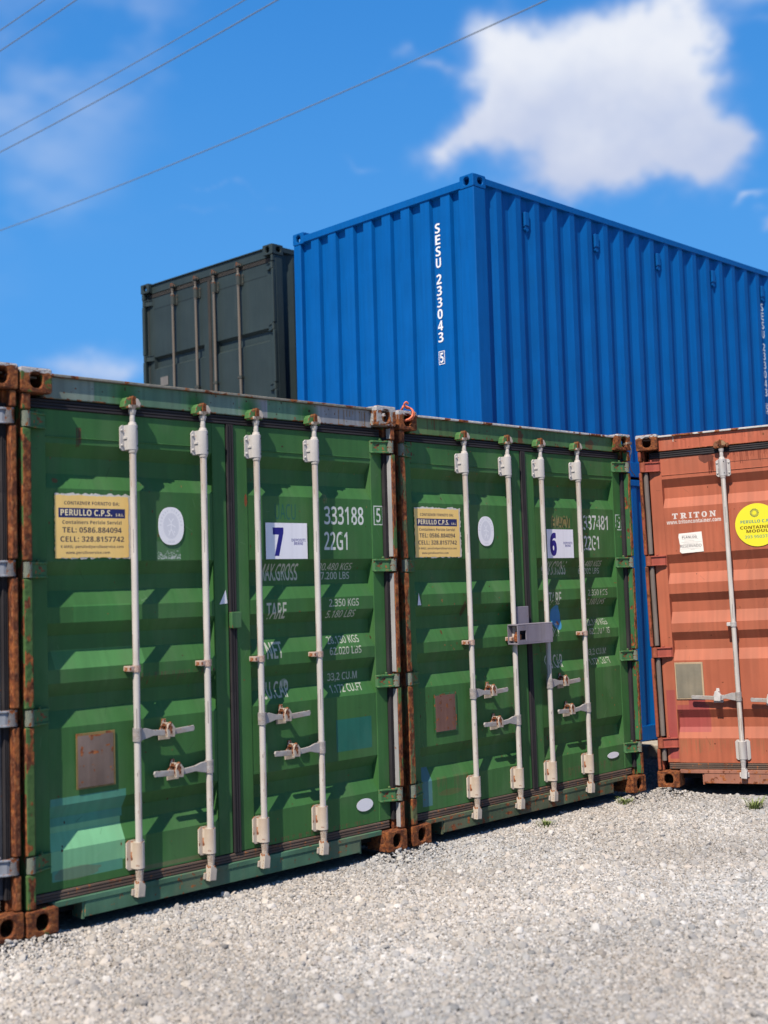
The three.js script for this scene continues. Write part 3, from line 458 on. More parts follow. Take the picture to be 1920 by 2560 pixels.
function supplierLabel(door, x, y, seed) {
  const w = 0.407, h = 0.298;
  sticker(door, 'label_backing', extrude(ragged(w + 0.012, h + 0.012, seed, 0.012, 30), 0.0008), paperWhite, x + 0.002, y - 0.002, ZD + 0.0042, 'torn white paper edge behind the label');
  sticker(door, 'supplier_label', unitUV(extrude(ragged(w, h, seed + 1, 0.005, 30), 0.0008), w, h), labelTex, x, y, ZD + 0.0054, 'ochre supplier label printed in dark blue');
}
const ovalTex = (() => {
  const c = canvas(320, 400), x = c.getContext('2d'); x.fillStyle = 'rgb(226,226,230)'; x.fillRect(0, 0, 320, 400); x.strokeStyle = 'rgb(205,206,214)'; x.lineWidth = 4; x.beginPath(); x.ellipse(160, 200, 96, 135, 0, 0, 7); x.stroke(); x.fillStyle = 'rgb(208,209,216)'; x.beginPath(); x.ellipse(160, 200, 92, 130, 0, 0, 7); x.fill();
  const s = 'BUREAU VERITAS'; for (let i = 0; i < s.length; i++) { const a = -Math.PI * 0.98 + i / (s.length - 1) * Math.PI * 0.96; x.save(); x.translate(160 + Math.cos(a) * 126, 200 + Math.sin(a) * 166); x.rotate(a + Math.PI / 2); T(x, s[i], -12, 10, 24, 22, { down: true, col: 'rgb(204,205,212)' }); x.restore(); }
  T(x, '1828', 118, 376, 24, 84, { down: true, col: 'rgb(204,205,212)' });
  x.strokeStyle = 'rgb(230,230,234)'; x.lineWidth = 9; for (const p of [[[130, 120], [160, 160], [190, 120]], [[160, 150], [160, 230], [128, 300]], [[160, 230], [196, 300]], [[112, 200], [160, 180], [214, 210]], [[126, 250], [150, 262]], [[190, 250], [206, 270]]]) { x.beginPath(); p.forEach((q, i) => i ? x.lineTo(...q) : x.moveTo(...q)); x.stroke(); }
  return decal(c);
})();
const ovalGeo = (() => { const p = []; for (let i = 0; i < 48; i++) { const a = i / 48 * Math.PI * 2, k = 2.35; p.push([0.079 + 0.078 * Math.sign(Math.cos(a)) * Math.abs(Math.cos(a)) ** (2 / k), 0.097 + 0.096 * Math.sign(Math.sin(a)) * Math.abs(Math.sin(a)) ** (2 / k)]); } return unitUV(extrude(p, 0.0008), 0.158, 0.194); })();
function bayTex(digit) { const c = canvas(600, 400), x = c.getContext('2d'); x.fillStyle = 'rgb(226,226,234)'; x.fillRect(0, 0, 600, 400); const n = 'rgb(38,36,122)'; T(x, digit, digit === '7' ? 108 : 62, 352, 290, 150, { down: true, col: n, skew: digit === '7' ? -0.02 : 0, stroke: 7 }); T(x, 'DEPOSITI', 366, 206, 30, 208, { down: true, col: n, weight: 'normal', stroke: 4 }); T(x, 'BERNI', 402, 244, 30, 134, { down: true, col: n, weight: 'normal', stroke: 4 }); wear(c, 0.3, 0.2, { seed: 91, mott: 0.03, streak: 0.02, grain: 0.015 }); return decal(c, { rough: 0.4 }); }
const bayGeo = unitUV(box(0, 0.297, 0, 0.198, 0, 0.002), 0.297, 0.198);
const whitePatch = mat({ color: new THREE.Color(0xd8d8de), roughness: 0.6 });
const plateMat = paint([128, 112, 104], { seed: 95, mott: 0.2, dust: 0.4, dustCol: [120, 96, 84], rust: 0.3, rough: 0.55 }), plateRim = paint([150, 128, 82], { seed: 96, mott: 0.2, rust: 0.3 });
function dataPlate(door, x, y, w, h, m = plateMat, rim = plateRim) { sticker(door, 'plate_frame', box(0, w, 0, h, 0, 0.003, 0.001), rim, x, y); sticker(door, 'data_plate', box(0.008, w - 0.012, 0.008, h - 0.012, 0, 0.0015), m, x, y, ZD + 0.008, 'worn metal data plate'); }

// ---------------------------------------------------------------- the green containers
const hingeGreen = paint([70, 124, 76], { seed: 101, mott: 0.12, rust: 0.34, dust: 0.2, rough: 0.55 });
const knuckleMat = flaking(128, 128, { seed: 5, paint: [150, 160, 146], cover: 0.62, fx: 3, fy: 3 });
const keeperGreen = paint([80, 126, 74], { seed: 102, mott: 0.2, rust: 0.4, dust: 0.3, dustCol: [150, 150, 120], rough: 0.6 });
const greenFrame = paint([66, 120, 76], { seed: 103, mott: 0.1, rust: 0.34, dust: 0.15 });
const postTex = (seed, cover, p = [88, 124, 72]) => { const m = flaking(128, 1024, { seed, paint: p, cover, fx: 3, fy: 26 }); m.map.repeat.set(1 / 0.2, 1 / 2.6); return m; };
const castMat = (seed, p, cover, top, side = 0) => flaking(256, 256, { seed, paint: p, cover, fx: 3.5, fy: 3, top, side });
function headerTex(seed, base, patches) {   // drawn in metres: 2.4 x 0.13 at the top of the door frame
  const w = 1536, h = 128, c = canvas(w, h), x = c.getContext('2d'); x.fillStyle = css(base); x.fillRect(0, 0, w, h); x.save(); x.setTransform(w / W, 0, 0, -h / 0.14, 0, h); patches(x); x.restore();
  wear(c, W, 0.14, { seed, mott: 0.08, streak: 0.08, dust: 0.15, rust: 0.16, rustEdge: (a, y) => (y < 0.018 ? 0.26 : y > 0.128 ? 0.2 : 0) });
  const t = tex(c); t.repeat.set(1 / W, 1 / 0.14); t.offset.y = -(H - 0.14) / 0.14; return mat({ map: t, k: COAT, roughness: 0.6, bumpMap: peel, bumpScale: 0.001 });
}
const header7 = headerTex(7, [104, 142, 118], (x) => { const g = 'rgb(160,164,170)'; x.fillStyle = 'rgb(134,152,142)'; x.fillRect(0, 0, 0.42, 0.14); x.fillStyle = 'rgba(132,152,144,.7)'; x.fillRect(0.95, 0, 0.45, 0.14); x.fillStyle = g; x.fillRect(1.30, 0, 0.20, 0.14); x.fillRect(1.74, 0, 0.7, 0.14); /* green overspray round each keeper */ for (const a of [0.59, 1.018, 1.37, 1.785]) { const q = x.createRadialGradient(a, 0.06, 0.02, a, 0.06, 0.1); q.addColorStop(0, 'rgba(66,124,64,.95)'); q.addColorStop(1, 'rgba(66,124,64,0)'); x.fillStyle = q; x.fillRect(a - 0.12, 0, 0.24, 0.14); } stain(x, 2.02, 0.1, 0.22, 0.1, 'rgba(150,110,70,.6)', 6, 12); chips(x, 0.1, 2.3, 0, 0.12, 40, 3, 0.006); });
const header6 = headerTex(8, [86, 126, 82], (x) => { x.fillStyle = 'rgba(104,134,84,.8)'; x.fillRect(0.15, 0, 0.4, 0.14); stain(x, 0.3, 0.12, 0.1, 0.08, 'rgba(120,70,40,.5)', 4, 8); chips(x, 0.1, 2.3, 0, 0.13, 70, 13, 0.007); blob(x, 1.22, 0.05, 0.03, 0.05, 'rgba(120,70,44,.8)', 5, 0.5); blob(x, 2.0, 0.05, 0.05, 0.03, 'rgba(130,80,50,.7)', 9, 0.5); });
const sillGreen = paint([86, 128, 104], { seed: 105, mott: 0.2, streak: 0.03, rust: 0.27, dust: 0.5, dustCol: [128, 120, 96], rough: 0.7 });
const edgeMat = (seed, cover, p) => { const m = flaking(1024, 64, { seed, paint: p, cover, fx: 40, fy: 2, k: 0.62 }); m.map.repeat.set(1 / 2.4, 1 / 0.1); return m; };
const greenBase = { body: greenFrame, frame: greenFrame, roof: roofWhite, dark, seal, footSeal: sealDirty, sill: sillGreen, rod: whiteRod, housing: whiteMetal, guide: pinkMetal, keeper: keeperGreen, cam: creamMetal, rusty, lowCam: creamMetal, handle: steelBar, hinge: hingeGreen, knuckle: knuckleMat };
const rustCast = castMat(311, [96, 120, 72], 0.18, 0.0), rustCast2 = castMat(317, [110, 96, 60], 0.25, 0.0);

const POSE = {
  G7: [-1.66625, 5.76023, -0.0061, 0.779607, 0.003401, -0.017123], G6: [0.1, 7.53396, -0.0021, 0.784503, 0.004206, -0.008409],
  R: [1.92805, 9.35045, 0.0136, -0.441297, 0.013505, -0.006367], D: [-2.94314, 15.53983, 2.8998, -0.742767, 0.001283, 0.002248], B: [-0.84625, 12.59541, 2.5972, -0.789961, -0.003465, 0.007866],
};
const green7 = thing('shipping_container', 'green container with bay sign 7 and four white lock rods', 'container', 'row of storage containers');
pose(green7, POSE.G7);
{
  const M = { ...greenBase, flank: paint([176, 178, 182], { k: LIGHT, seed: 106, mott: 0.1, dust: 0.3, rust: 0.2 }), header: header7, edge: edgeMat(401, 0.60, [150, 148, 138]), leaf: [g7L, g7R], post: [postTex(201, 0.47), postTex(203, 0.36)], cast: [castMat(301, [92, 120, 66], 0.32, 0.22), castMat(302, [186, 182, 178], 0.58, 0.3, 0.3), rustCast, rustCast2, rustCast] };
  const d = doorContainer(green7, M, { seed: 3 });
  supplierLabel(d[0], 0.203, 1.710, 5); sticker(d[0], 'oval_seal', ovalGeo, ovalTex, 0.784, 1.771, undefined, 'white oval inspection sticker with a faint emblem');
  sticker(d[1], 'bay_sign', bayGeo, bayTex('7'), 1.477, 1.696, undefined, 'white bay sign with a dark blue 7');
  sticker(d[0], 'triangle_sticker', extrude([[0, 0], [0.052, 0.004], [0.042, 0.074]], 0.0008), whitePatch, 1.158, 1.462);
  dataPlate(d[0], 0.300, 0.617, 0.213, 0.262);
  const ov = []; for (let i = 0; i < 30; i++) ov.push([Math.cos(i / 30 * 6.2832) * 0.065, Math.sin(i / 30 * 6.2832) * 0.036]); sticker(d[1], 'oval_sticker', extrude(ov, 0.0008), whitePatch, 2.165, 0.285);
  const bk = part('seal_bracket', box(0, 0.064, 0, 0.085, 0, 0.026, 0.004), hingeGreen, green7); bk.position.set(1.214, 1.335, -0.062);
}
const green6 = thing('shipping_container', 'green container with bay sign 6 and a grey lock box on its rods', 'container', 'row of storage containers');
pose(green6, POSE.G6);
{
  const M = { ...greenBase, flank: greenFrame, sill: paint([92, 110, 86], { seed: 107, mott: 0.22, streak: 0.04, rust: 0.32, dust: 0.7, dustCol: [122, 112, 92], rough: 0.75 }), header: header6, edge: edgeMat(403, 0.62, [222, 222, 220]), leaf: [g6L, g6R], post: [postTex(205, 0.42, [110, 118, 84]), postTex(207, 0.45)], cast: [castMat(303, [120, 110, 60], 0.25, 0.24), castMat(304, [96, 132, 72], 0.34, 0.16), rustCast2, rustCast, rustCast] };
  const d = doorContainer(green6, M, { seed: 21, amp: 0.006 });
  supplierLabel(d[0], 0.176, 1.707, 15); sticker(d[0], 'oval_seal', ovalGeo, ovalTex, 0.765, 1.774, undefined, 'white oval inspection sticker with a faint emblem');
  sticker(d[1], 'bay_sign', bayGeo, bayTex('6'), 1.478, 1.692, undefined, 'white bay sign with a dark blue 6');
  sticker(d[0], 'triangle_sticker', extrude([[0, 0], [0.030, 0.0], [0.012, 0.074]], 0.0008), whitePatch, 0.180, 1.414);
  dataPlate(d[0], 0.294, 0.628, 0.200, 0.240, paint([140, 104, 94], { seed: 98, mott: 0.15, rust: 0.3 }), greenFrame);
  const ov = []; for (let i = 0; i < 24; i++) ov.push([Math.cos(i / 24 * 6.2832) * 0.07, Math.sin(i / 24 * 6.2832) * 0.022]); sticker(d[1], 'oval_sticker', extrude(ov, 0.0008), whitePatch, 2.14, 0.285);
}

// ---------------------------------------------------------------- dark blue container at the left edge
{
  const g = thing('shipping_container', 'charcoal container cut off by the left edge, beside green container 7', 'container', 'row of storage containers');
  const [x, f, y, yaw, tr, tp] = POSE.G7, s = W + 0.010; pose(g, [x - s * Math.cos(yaw), f - s * Math.sin(yaw), y, yaw, tr, tp]);
  const NB = [70, 74, 84], body = paint(NB, { seed: 111, mott: 0.1, rust: 0.3, dust: 0.2 });
  const lf = (a, sd) => leafCanvas(...a, NB, (c) => chips(c, a[0], a[1], 0.2, 2.4, 30, sd), null, { seed: sd, mott: 0.08, rust: 0.2, dust: 0.2 });
  const post = postTex(209, 0.14, [76, 80, 96]), ct = castMat(305, [86, 88, 100], 0.22, 0.14);
  doorContainer(g, { ...greenBase, body, frame: body, header: body, sill: body, leaf: [lf(LX, 115), lf(RX, 117)], post: [post, post], hinge: paint([150, 158, 172], { seed: 112, mott: 0.15, rust: 0.36, dust: 0.2 }), knuckle: flaking(128, 128, { seed: 15, paint: [132, 132, 138], cover: 0.5, fx: 3, fy: 3 }), keeper: body, cast: [ct, ct, rustCast, rustCast2, ct] }, { seed: 41 });
}

// ---------------------------------------------------------------- orange container at the right
const orange = thing('shipping_container', 'orange container with a round yellow sticker at the right edge', 'container', 'row of storage containers');
pose(orange, POSE.R);
{
  const frame = paint([186, 98, 74], { k: 0.6, seed: 121, mott: 0.08, rust: 0.26, dust: 0.15, dustCol: [170, 120, 96] });
  const header = headerTex(9, [196, 108, 82], (x) => { stain(x, 0.2, 0.14, 0.9, 0.12, 'rgba(150,80,58,.4)', 3, 40); chips(x, 0.1, 2.3, 0, 0.13, 30, 23, 0.005); x.fillStyle = 'rgba(226,214,208,.9)'; x.fillRect(0.265, 0.075, 0.008, 0.045); x.fillRect(0.32, 0.1, 0.006, 0.02); });
  const post = (s) => postTex(s, 0.5, [178, 98, 74]), rods = whiteRod;
  const M = { ...greenBase, body: frame, frame, header, edge: edgeMat(405, 0.58, [222, 220, 216]), sill: paint([168, 116, 98], { seed: 123, mott: 0.2, rust: 0.36, dust: 0.5, dustCol: [170, 140, 120], rough: 0.7 }), leaf: [redL, redR], post: [post(211), post(213)], rod: rods, hinge: paint([184, 96, 82], { seed: 124, mott: 0.08, rust: 0.2 }), knuckle: paint([180, 100, 78], { seed: 125, mott: 0.12, rust: 0.3 }), keeper: paint([150, 104, 76], { seed: 126, mott: 0.2, rust: 0.5 }), cam: paint([160, 128, 98], { seed: 127, mott: 0.2, rust: 0.45 }), guide: whiteMetal, lowCam: whiteMetal, cast: [castMat(306, [156, 96, 60], 0.2, 0.24), castMat(307, [156, 96, 60], 0.3, 0.2), castMat(308, [170, 110, 76], 0.4, 0), castMat(309, [170, 110, 76], 0.3, 0), rustCast] };
  const d = doorContainer(orange, M, { seed: 61, postW: 0.032, tube: paint([128, 120, 116], { seed: 128, mott: 0.1, streak: 0.1, dust: 0.3, dustCol: [150, 136, 126], rough: 0.7 }), L: 2.991, amp: 0.004, dep: 0.04, rods: [0.617, 1.035, 1.40, 1.812], handles: [[-1, 0.650, -0.15], [-1, 0.625, -0.2], [1, 0.65, 0.15], [1, 0.65, 0.15]] });
  // round yellow sticker
  const c = canvas(512, 512), x = c.getContext('2d'); x.fillStyle = 'rgb(248,238,62)'; x.fillRect(0, 0, 512, 512);
  for (const [n, rad, s] of [[16, 46, 7], [14, 36, 5], [12, 27, 4]]) for (let i = 0; i < n; i++) { const a = i / n * 6.2832; x.fillStyle = 'rgb(92,112,86)'; x.beginPath(); x.arc(232 + Math.cos(a) * rad, 112 + Math.sin(a) * rad, s, 0, 7); x.fill(); }
  T(x, 'PERULLO C.P.S.', 60, 232, 38, 392, { down: true, col: 'rgb(70,140,140)' }); T(x, 'CONTAINERS', 52, 300, 36, 420, { down: true, col: 'rgb(122,100,30)', stroke: 3 }); T(x, 'MODULI', 120, 346, 36, 290, { down: true, col: 'rgb(122,100,30)', stroke: 3 }); T(x, '393 9503748', 100, 412, 34, 330, { down: true, col: 'rgb(70,140,140)', weight: 'normal', stroke: 2 });
  const p = []; for (let i = 0; i < 56; i++) p.push([0.155 + Math.cos(i / 56 * 6.2832) * 0.155, 0.155 + Math.sin(i / 56 * 6.2832) * 0.155]);
  sticker(d[0], 'round_sticker', unitUV(extrude(p, 0.0008), 0.31, 0.31), decal(c, { rough: 0.4, k: 0.72 }), 0.672, 1.714, undefined, 'round yellow supplier sticker');
  const c2 = canvas(360, 300), y = c2.getContext('2d'); y.fillStyle = 'rgb(232,230,226)'; y.fillRect(0, 0, 360, 300); const gr = 'rgb(86,86,92)'; y.fillStyle = 'rgb(120,120,126)'; for (const [a, b, l] of [[50, 40, 210], [50, 96, 240], [80, 122, 150], [40, 142, 300], [70, 162, 220], [20, 236, 300], [170, 250, 60]]) y.fillRect(a, b, l, 3); T(y, 'PLANLOG', 48, 86, 34, 226, { down: true, col: gr }); T(y, 'RESERVADO', 14, 218, 42, 320, { down: true, col: gr, weight: 'normal', stroke: 2 });
  sticker(d[0], 'paper_notice', unitUV(extrude([[0.004, 0.012], [0.018, 0], [0.178, 0.006], [0.170, 0.152], [0.004, 0.146], [0, 0.12], [0.008, 0.06]], 0.0008), 0.178, 0.152), decal(c2, { rough: 0.85, k: 0.86 }), 0.258, 1.697, undefined, 'white paper notice with a torn corner');
  dataPlate(d[0], 0.165, 0.632, 0.205, 0.268, paint([120, 116, 104], { seed: 131, mott: 0.25, dust: 0.5, dustCol: [168, 158, 138], rough: 0.4 }), paint([200, 176, 146], { seed: 132, mott: 0.1 }));
}

// ---------------------------------------------------------------- charcoal container on the upper tier, and the one that carries it
const flatRecess = [[0.34, 0.50, 0.02, 0.03], [1.508, 1.664, 0.028, 0.03]];
{
  const DK = [60, 74, 76], fr = paint(DK, { k: 0.54, seed: 141, mott: 0.06, streak: 0.03, rust: 0.12, dust: 0.1, dustCol: [90, 92, 88], rough: 0.45 });
  const lf = (a, sd) => leafCanvas(...a, DK, (c) => { stain(c, a[0], 2.3, 1.1, 1.2, 'rgba(92,98,94,.18)', sd, 16); c.fillStyle = 'rgba(30,34,36,.9)'; c.fillRect(a[0] + 0.09, 2.262, 0.9, 0.008); }, null, { k: 0.54, seed: sd, mott: 0.06, streak: 0.03, dust: 0.1, dustCol: [84, 92, 90], rough: 0.45, scratch: 20 });
  const rodM = paint([124, 120, 114], { k: 0.55, seed: 143, mott: 0.2, streak: 0.1, dust: 0.5, dustCol: [150, 132, 112], rough: 0.4 }), hm = paint([84, 92, 90], { k: 0.5, seed: 144, mott: 0.1, rust: 0.25, rough: 0.5 }), sl = paint([84, 82, 80], { k: 0.5, seed: 145, mott: 0.1, dust: 0.3, dustCol: [108, 104, 100], rough: 0.7 });
  const M = { body: fr, frame: fr, roof: fr, dark, seal: sl, header: fr, sill: fr, leaf: [lf(LX, 147), lf(RX, 149)], post: [fr, fr], cast: [fr, fr, fr, fr, fr], rod: rodM, housing: hm, guide: hm, keeper: hm, cam: hm, rusty, lowCam: hm, handle: hm, hinge: fr, knuckle: fr };
  const g = thing('shipping_container', 'charcoal container on the upper tier with closed flat doors', 'container', 'upper tier containers'); pose(g, POSE.D);
  const d = doorContainer(g, M, { seed: 71, recess: flatRecess, dep: 0.045, amp: 0.003, end: 0.012, rods: [0.597, 1.038, 1.375, 1.815] });
  sticker(d[0], 'blank_plate', box(0, 0.15, 0, 0.11, 0, 0.002), paint([124, 122, 120], { seed: 148, mott: 0.1 }), 0.275, 1.285);
  const lo = thing('shipping_container', 'tall charcoal container standing below the upper charcoal container', 'container'); const [x, f, , yaw, tr, tp] = POSE.D; pose(lo, [x, f, 0.0, yaw, tr, tp]);
  shell(lo, M, 2.896, L20); castings(lo, M.cast, 2.896, L20);
  part('end_wall', corrugated(0, W - 0.3, 0.155, 2.8, 0.2475, 0.045, 0.11, 0.018, 0.06).translate(0.15, 0, -0.02), fr, lo); for (const s of [0, 1]) part('corner_post', box(s ? W - 0.16 : 0.004, s ? W - 0.004 : 0.16, 0.118, 2.778, -0.16, -0.004, 0.008), fr, lo);
}

// ---------------------------------------------------------------- the two blue containers
const font = await new FontLoader().loadAsync('fonts/droid/droid_sans_bold.typeface.json');
function glyph(ch, w, h) { const g = new THREE.ShapeGeometry(font.generateShapes(ch, 1), 6); g.computeBoundingBox(); const b = g.boundingBox, n = flat(g); n.translate(-(b.min.x + b.max.x) / 2, -b.min.y, 0); n.scale(w / Math.max(b.max.x - b.min.x, 0.3), h / (b.max.y - b.min.y), 1); return n; }
function columnText(cx, rows, w, h) { const l = rows.map(([ch, y]) => glyph(ch, w, h).translate(cx, y, 0)); return l; }
const ROWS = (() => { const y = (k) => 2.168 - k * 0.1064; const r = []; 'SESU'.split('').forEach((c, i) => r.push([c, y(i)])); '233043'.split('').forEach((c, i) => r.push([c, y(4.42 + i)])); return r; })();
function boxedDigit(cx, y0, w, h, d) { const t = 0.006, l = [glyph(d, w * 0.55, h * 0.74).translate(cx, y0 + h * 0.13, 0)]; const q = (a, b, c, e) => flat(new THREE.PlaneGeometry(b - a, e - c)).translate((a + b) / 2, (c + e) / 2, 0); l.push(q(cx - w / 2, cx + w / 2, y0, y0 + t), q(cx - w / 2, cx + w / 2, y0 + h - t, y0 + h), q(cx - w / 2, cx - w / 2 + t, y0 + t, y0 + h - t), q(cx + w / 2 - t, cx + w / 2, y0 + t, y0 + h - t)); return l; }
const BLUE = [0, 110, 198], blueM = paint(BLUE, { k: 0.50, seed: 151, mott: 0.035, streak: 0.03, dust: 0.05, dustCol: [60, 120, 180], rough: 0.5, bump: 0.0006 }); blueM.specularIntensity = 0.25;
const lettering = mat({ color: new THREE.Color(0xd2d4d8), roughness: 0.5 });
function blueContainer(label, p, full) {
  const g = thing('shipping_container', label, 'container', 'stacked blue containers'); pose(g, p);
  shell(g, { body: blueM, frame: blueM, roof: blueM, dark }, H, L20); castings(g, [blueM, blueM, blueM, blueM, blueM], H, L20);
  const dn = (x, y) => (fbm(x * 2 + 3, y * 2, 3, 5) - 0.5) * 0.006;
  part('end_wall', corrugated(0, 2.147, 0.14, H - 0.09, 0.2522, 0.042, 0.112, 0.008, 0.147, dn, true).translate(0.105, 0, -0.016), blueM, g);
  for (const s of [0, 1]) part('corner_post', box(s ? W - 0.186 : 0.003, s ? W - 0.003 : 0.107, 0.117, H - 0.117, -0.165, -0.006, 0.010), blueM, g);
  part('end_rail', box(0.155, W - 0.155, H - 0.108, H - 0.040, -0.12, -0.003, 0.006), blueM, g);
  part('end_rail', box(0.155, W - 0.155, 0.012, 0.15, -0.12, -0.012, 0.006), blueM, g);
  if (full) {
    // text stands on the ninth recessed flat from the left
    const zx = 1.946, z = -0.016 - 0.042 + 0.0045; part('lettering', merge([...columnText(zx, ROWS, 0.062, 0.090), ...boxedDigit(zx + 0.004, 0.962, 0.072, 0.122, '5')]), lettering, g).position.z = z;
    const sd = part('lettering', merge([...columnText(0, ROWS, 0.060, 0.090), ...boxedDigit(0.004, 0.962, 0.072, 0.122, '5')]), lettering, g); sd.rotation.y = Math.PI / 2; sd.position.set(W - 0.048 + 0.0012, -0.07, -5.11);
    for (const w of [0.765, 1.852, 2.938, 4.025, 5.111]) { const v = part('vent_cover', merge([box(-0.032, 0.032, -0.055, 0.075, 0, 0.030, 0.008), flat(new THREE.CylinderGeometry(0.026, 0.030, 0.022, 16).rotateX(Math.PI / 2).translate(0, -0.078, 0.011)), box(-0.038, 0.038, -0.062, -0.052, 0, 0.022, 0.003)]), blueM, g); v.rotation.y = Math.PI / 2; v.position.set(W - 0.046, 2.315, -w); }
  }
  return g;
}
blueContainer('bright blue corrugated container on the upper tier with white number lettering', POSE.B, true);
{ const [x, f, , yaw, tr, tp] = POSE.B; blueContainer('blue container on the ground, glimpsed in the gap beside green container 6', [x, f, 0.003, yaw, tr, tp], false); }

// ---------------------------------------------------------------- lock box, rope, wire
const at = (P, u, v, w) => { const g = new THREE.Group(); pose(g, P); g.updateMatrixWorld(true); return new THREE.Vector3(u, v, -w).applyMatrix4(g.matrixWorld); };
function placed(name, label, category, P, u, v, w) { const g = thing(name, label, category); pose(g, P); g.position.copy(at(P, u, v, w)); return g; }
{
  const m = paint([150, 146, 160], { seed: 161, mott: 0.08, dust: 0.2, rust: 0.12, rough: 0.45 });
  const g = placed('lock_box', 'grey steel lock box clamped across the inner rods of green container 6', 'lock', POSE.G6, 1.045, 1.130, ZR * -1);
  // open-ended box: top, bottom, front with a window, back, right end
  const w0 = -0.055, w1 = 0.31, d0 = -0.012, d1 = 0.075;
  part('body', merge([box(w0, w1, 0.122, 0.132, d0, d1, 0.003), box(w0, w1, 0, 0.010, d0, d1, 0.003), box(w0 + 0.085, w1, 0.010, 0.122, d1 - 0.008, d1, 0.002), box(w0, w0 + 0.018, 0.010, 0.122, d1 - 0.008, d1), box(w1 - 0.008, w1, 0.010, 0.122, d0, d1 - 0.008), box(w0 + 0.018, w0 + 0.085, 0.090, 0.122, d1 - 0.008, d1), box(w0 + 0.018, w0 + 0.085, 0.010, 0.030, d1 - 0.008, d1)]), m, g);
  part('back_plate', box(0.030, 0.155, 0.06, 0.245, d0 + 0.002, d0 + 0.014, 0.003), m, g); part('back_plate', box(w0, w1, 0.01, 0.122, d0, d0 + 0.006), m, g);
  part('padlock', merge([box(w0 + 0.022, w0 + 0.070, 0.018, 0.066, 0.020, 0.048, 0.006), flat(new THREE.TorusGeometry(0.017, 0.005, 8, 16, Math.PI).translate(w0 + 0.046, 0.066, 0.034))]), rusty, g);
}
{
  const rope = mat({ color: new THREE.Color(0xd8785c), roughness: 0.9, bumpMap: peel, bumpScale: 0.003 });
  const P3 = (l) => new THREE.CatmullRomCurve3(l.map((q) => new THREE.Vector3(...q)));
  const g = placed('rope', 'frayed orange rope looped through the left top casting of green container 6', 'rope', POSE.G6, 0.085, H, 0);
  part('strand', new THREE.TubeGeometry(P3([[-0.022, -0.060, -0.035], [0.0, -0.052, 0.006], [0.022, -0.030, 0.014], [0.028, 0.002, 0.010], [0.014, 0.022, -0.012], [-0.012, 0.030, -0.02], [-0.036, 0.018, -0.008], [-0.03, 0.008, -0.02], [-0.006, 0.012, -0.05]]), 70, 0.0065, 8), rope, g);
  part('strand', new THREE.TubeGeometry(P3([[0.01, -0.060, -0.035], [0.026, -0.046, 0.008], [0.038, -0.020, 0.013], [0.030, 0.012, 0.0], [0.004, 0.018, -0.016], [-0.022, 0.036, -0.010], [-0.018, 0.050, 0.004], [-0.004, 0.040, 0.006]]), 70, 0.006, 8), rope, g);
  const wm = mat({ color: new THREE.Color(0x8c8074), roughness: 0.4, metalness: 0.6 });
  const k = placed('wire', 'thin twisted wire tied to the right top casting of green container 6', 'wire', POSE.G6, W - 0.06, H - 0.06, 0);
  const coil = []; for (let i = 0; i <= 40; i++) { const a = i / 40 * Math.PI * 4; coil.push([0.008 + Math.cos(a) * 0.036 + 0.006, -0.006 - i * 0.0004 + Math.sin(a) * 0.007, -0.002 + Math.sin(a) * 0.032]); }
  coil.push([0.055, -0.05, 0.004], [0.064, -0.14, -0.02], [0.12, -0.19, -0.05], [0.19, -0.235, -0.06]);
  part('loop', new THREE.TubeGeometry(P3(coil), 160, 0.0032, 6), wm, k);
}

// ---------------------------------------------------------------- loose things on the ground
{
  const g = thing('concrete_block', 'pale concrete block on the ground between green container 6 and the orange container', 'block'); g.position.set(2.37, GY, -11.5); g.rotation.y = 0.5;
  const b = box(-0.2, 0.2, -0.01, 0.13, -0.12, 0.12, 0.02); part('block', b, paint([196, 190, 178], { seed: 171, mott: 0.15, grain: 0.1, rough: 0.95, bump: 0.006 }), g);
}
{
  const gm = mat({ color: new THREE.Color().setRGB(0.17, 0.22, 0.07), roughness: 0.8, side: THREE.DoubleSide });
  const spots = [[2.42, 8.62, 0.16, 1, 'small green weed tuft in front of the orange container, nearest its left corner'], [2.78, 8.78, 0.13, 2, 'low green weed tuft under the sill of the orange container'], [1.62, 9.0, 0.10, 3, 'tiny weed tuft at the right front corner of green container 6'], [0.97, 8.28, 0.08, 4, 'tiny weed tuft along the sill of green container 6']];
  for (const [x, f, h, s, label] of spots) {
    const r = rng(s * 13), pos = []; for (let i = 0; i < 70; i++) { const a = r() * 6.28, d = r() * r() * 0.09, l = h * (0.35 + 0.65 * r()) * 0.55, bx = Math.cos(a) * d, bz = Math.sin(a) * d, lean = 0.4 + r(), ox = Math.cos(a) * l * lean, oz = Math.sin(a) * l * lean, w = 0.0035, px = -Math.sin(a) * w, pz = Math.cos(a) * w; const p0 = [bx - px, -0.005, bz - pz], p1 = [bx + px, -0.005, bz + pz], q0 = [bx + ox * 0.5 - px * 0.8, l * 0.7, bz + oz * 0.5 - pz * 0.8], q1 = [bx + ox * 0.5 + px * 0.8, l * 0.7, bz + oz * 0.5 + pz * 0.8], t = [bx + ox, l * 0.9, bz + oz]; pos.push(...p0, ...p1, ...q1, ...p0, ...q1, ...q0, ...q0, ...q1, ...t); }
    const g = new THREE.BufferGeometry(); g.setAttribute('position', new THREE.Float32BufferAttribute(pos, 3)); g.computeVertexNormals();
    const o = part(numbered('weed_tuft'), g, gm, scene); o.position.set(x, GY + 0.004, -f); tag(o, label, 'weed', 'weeds in the gravel');
  }
}
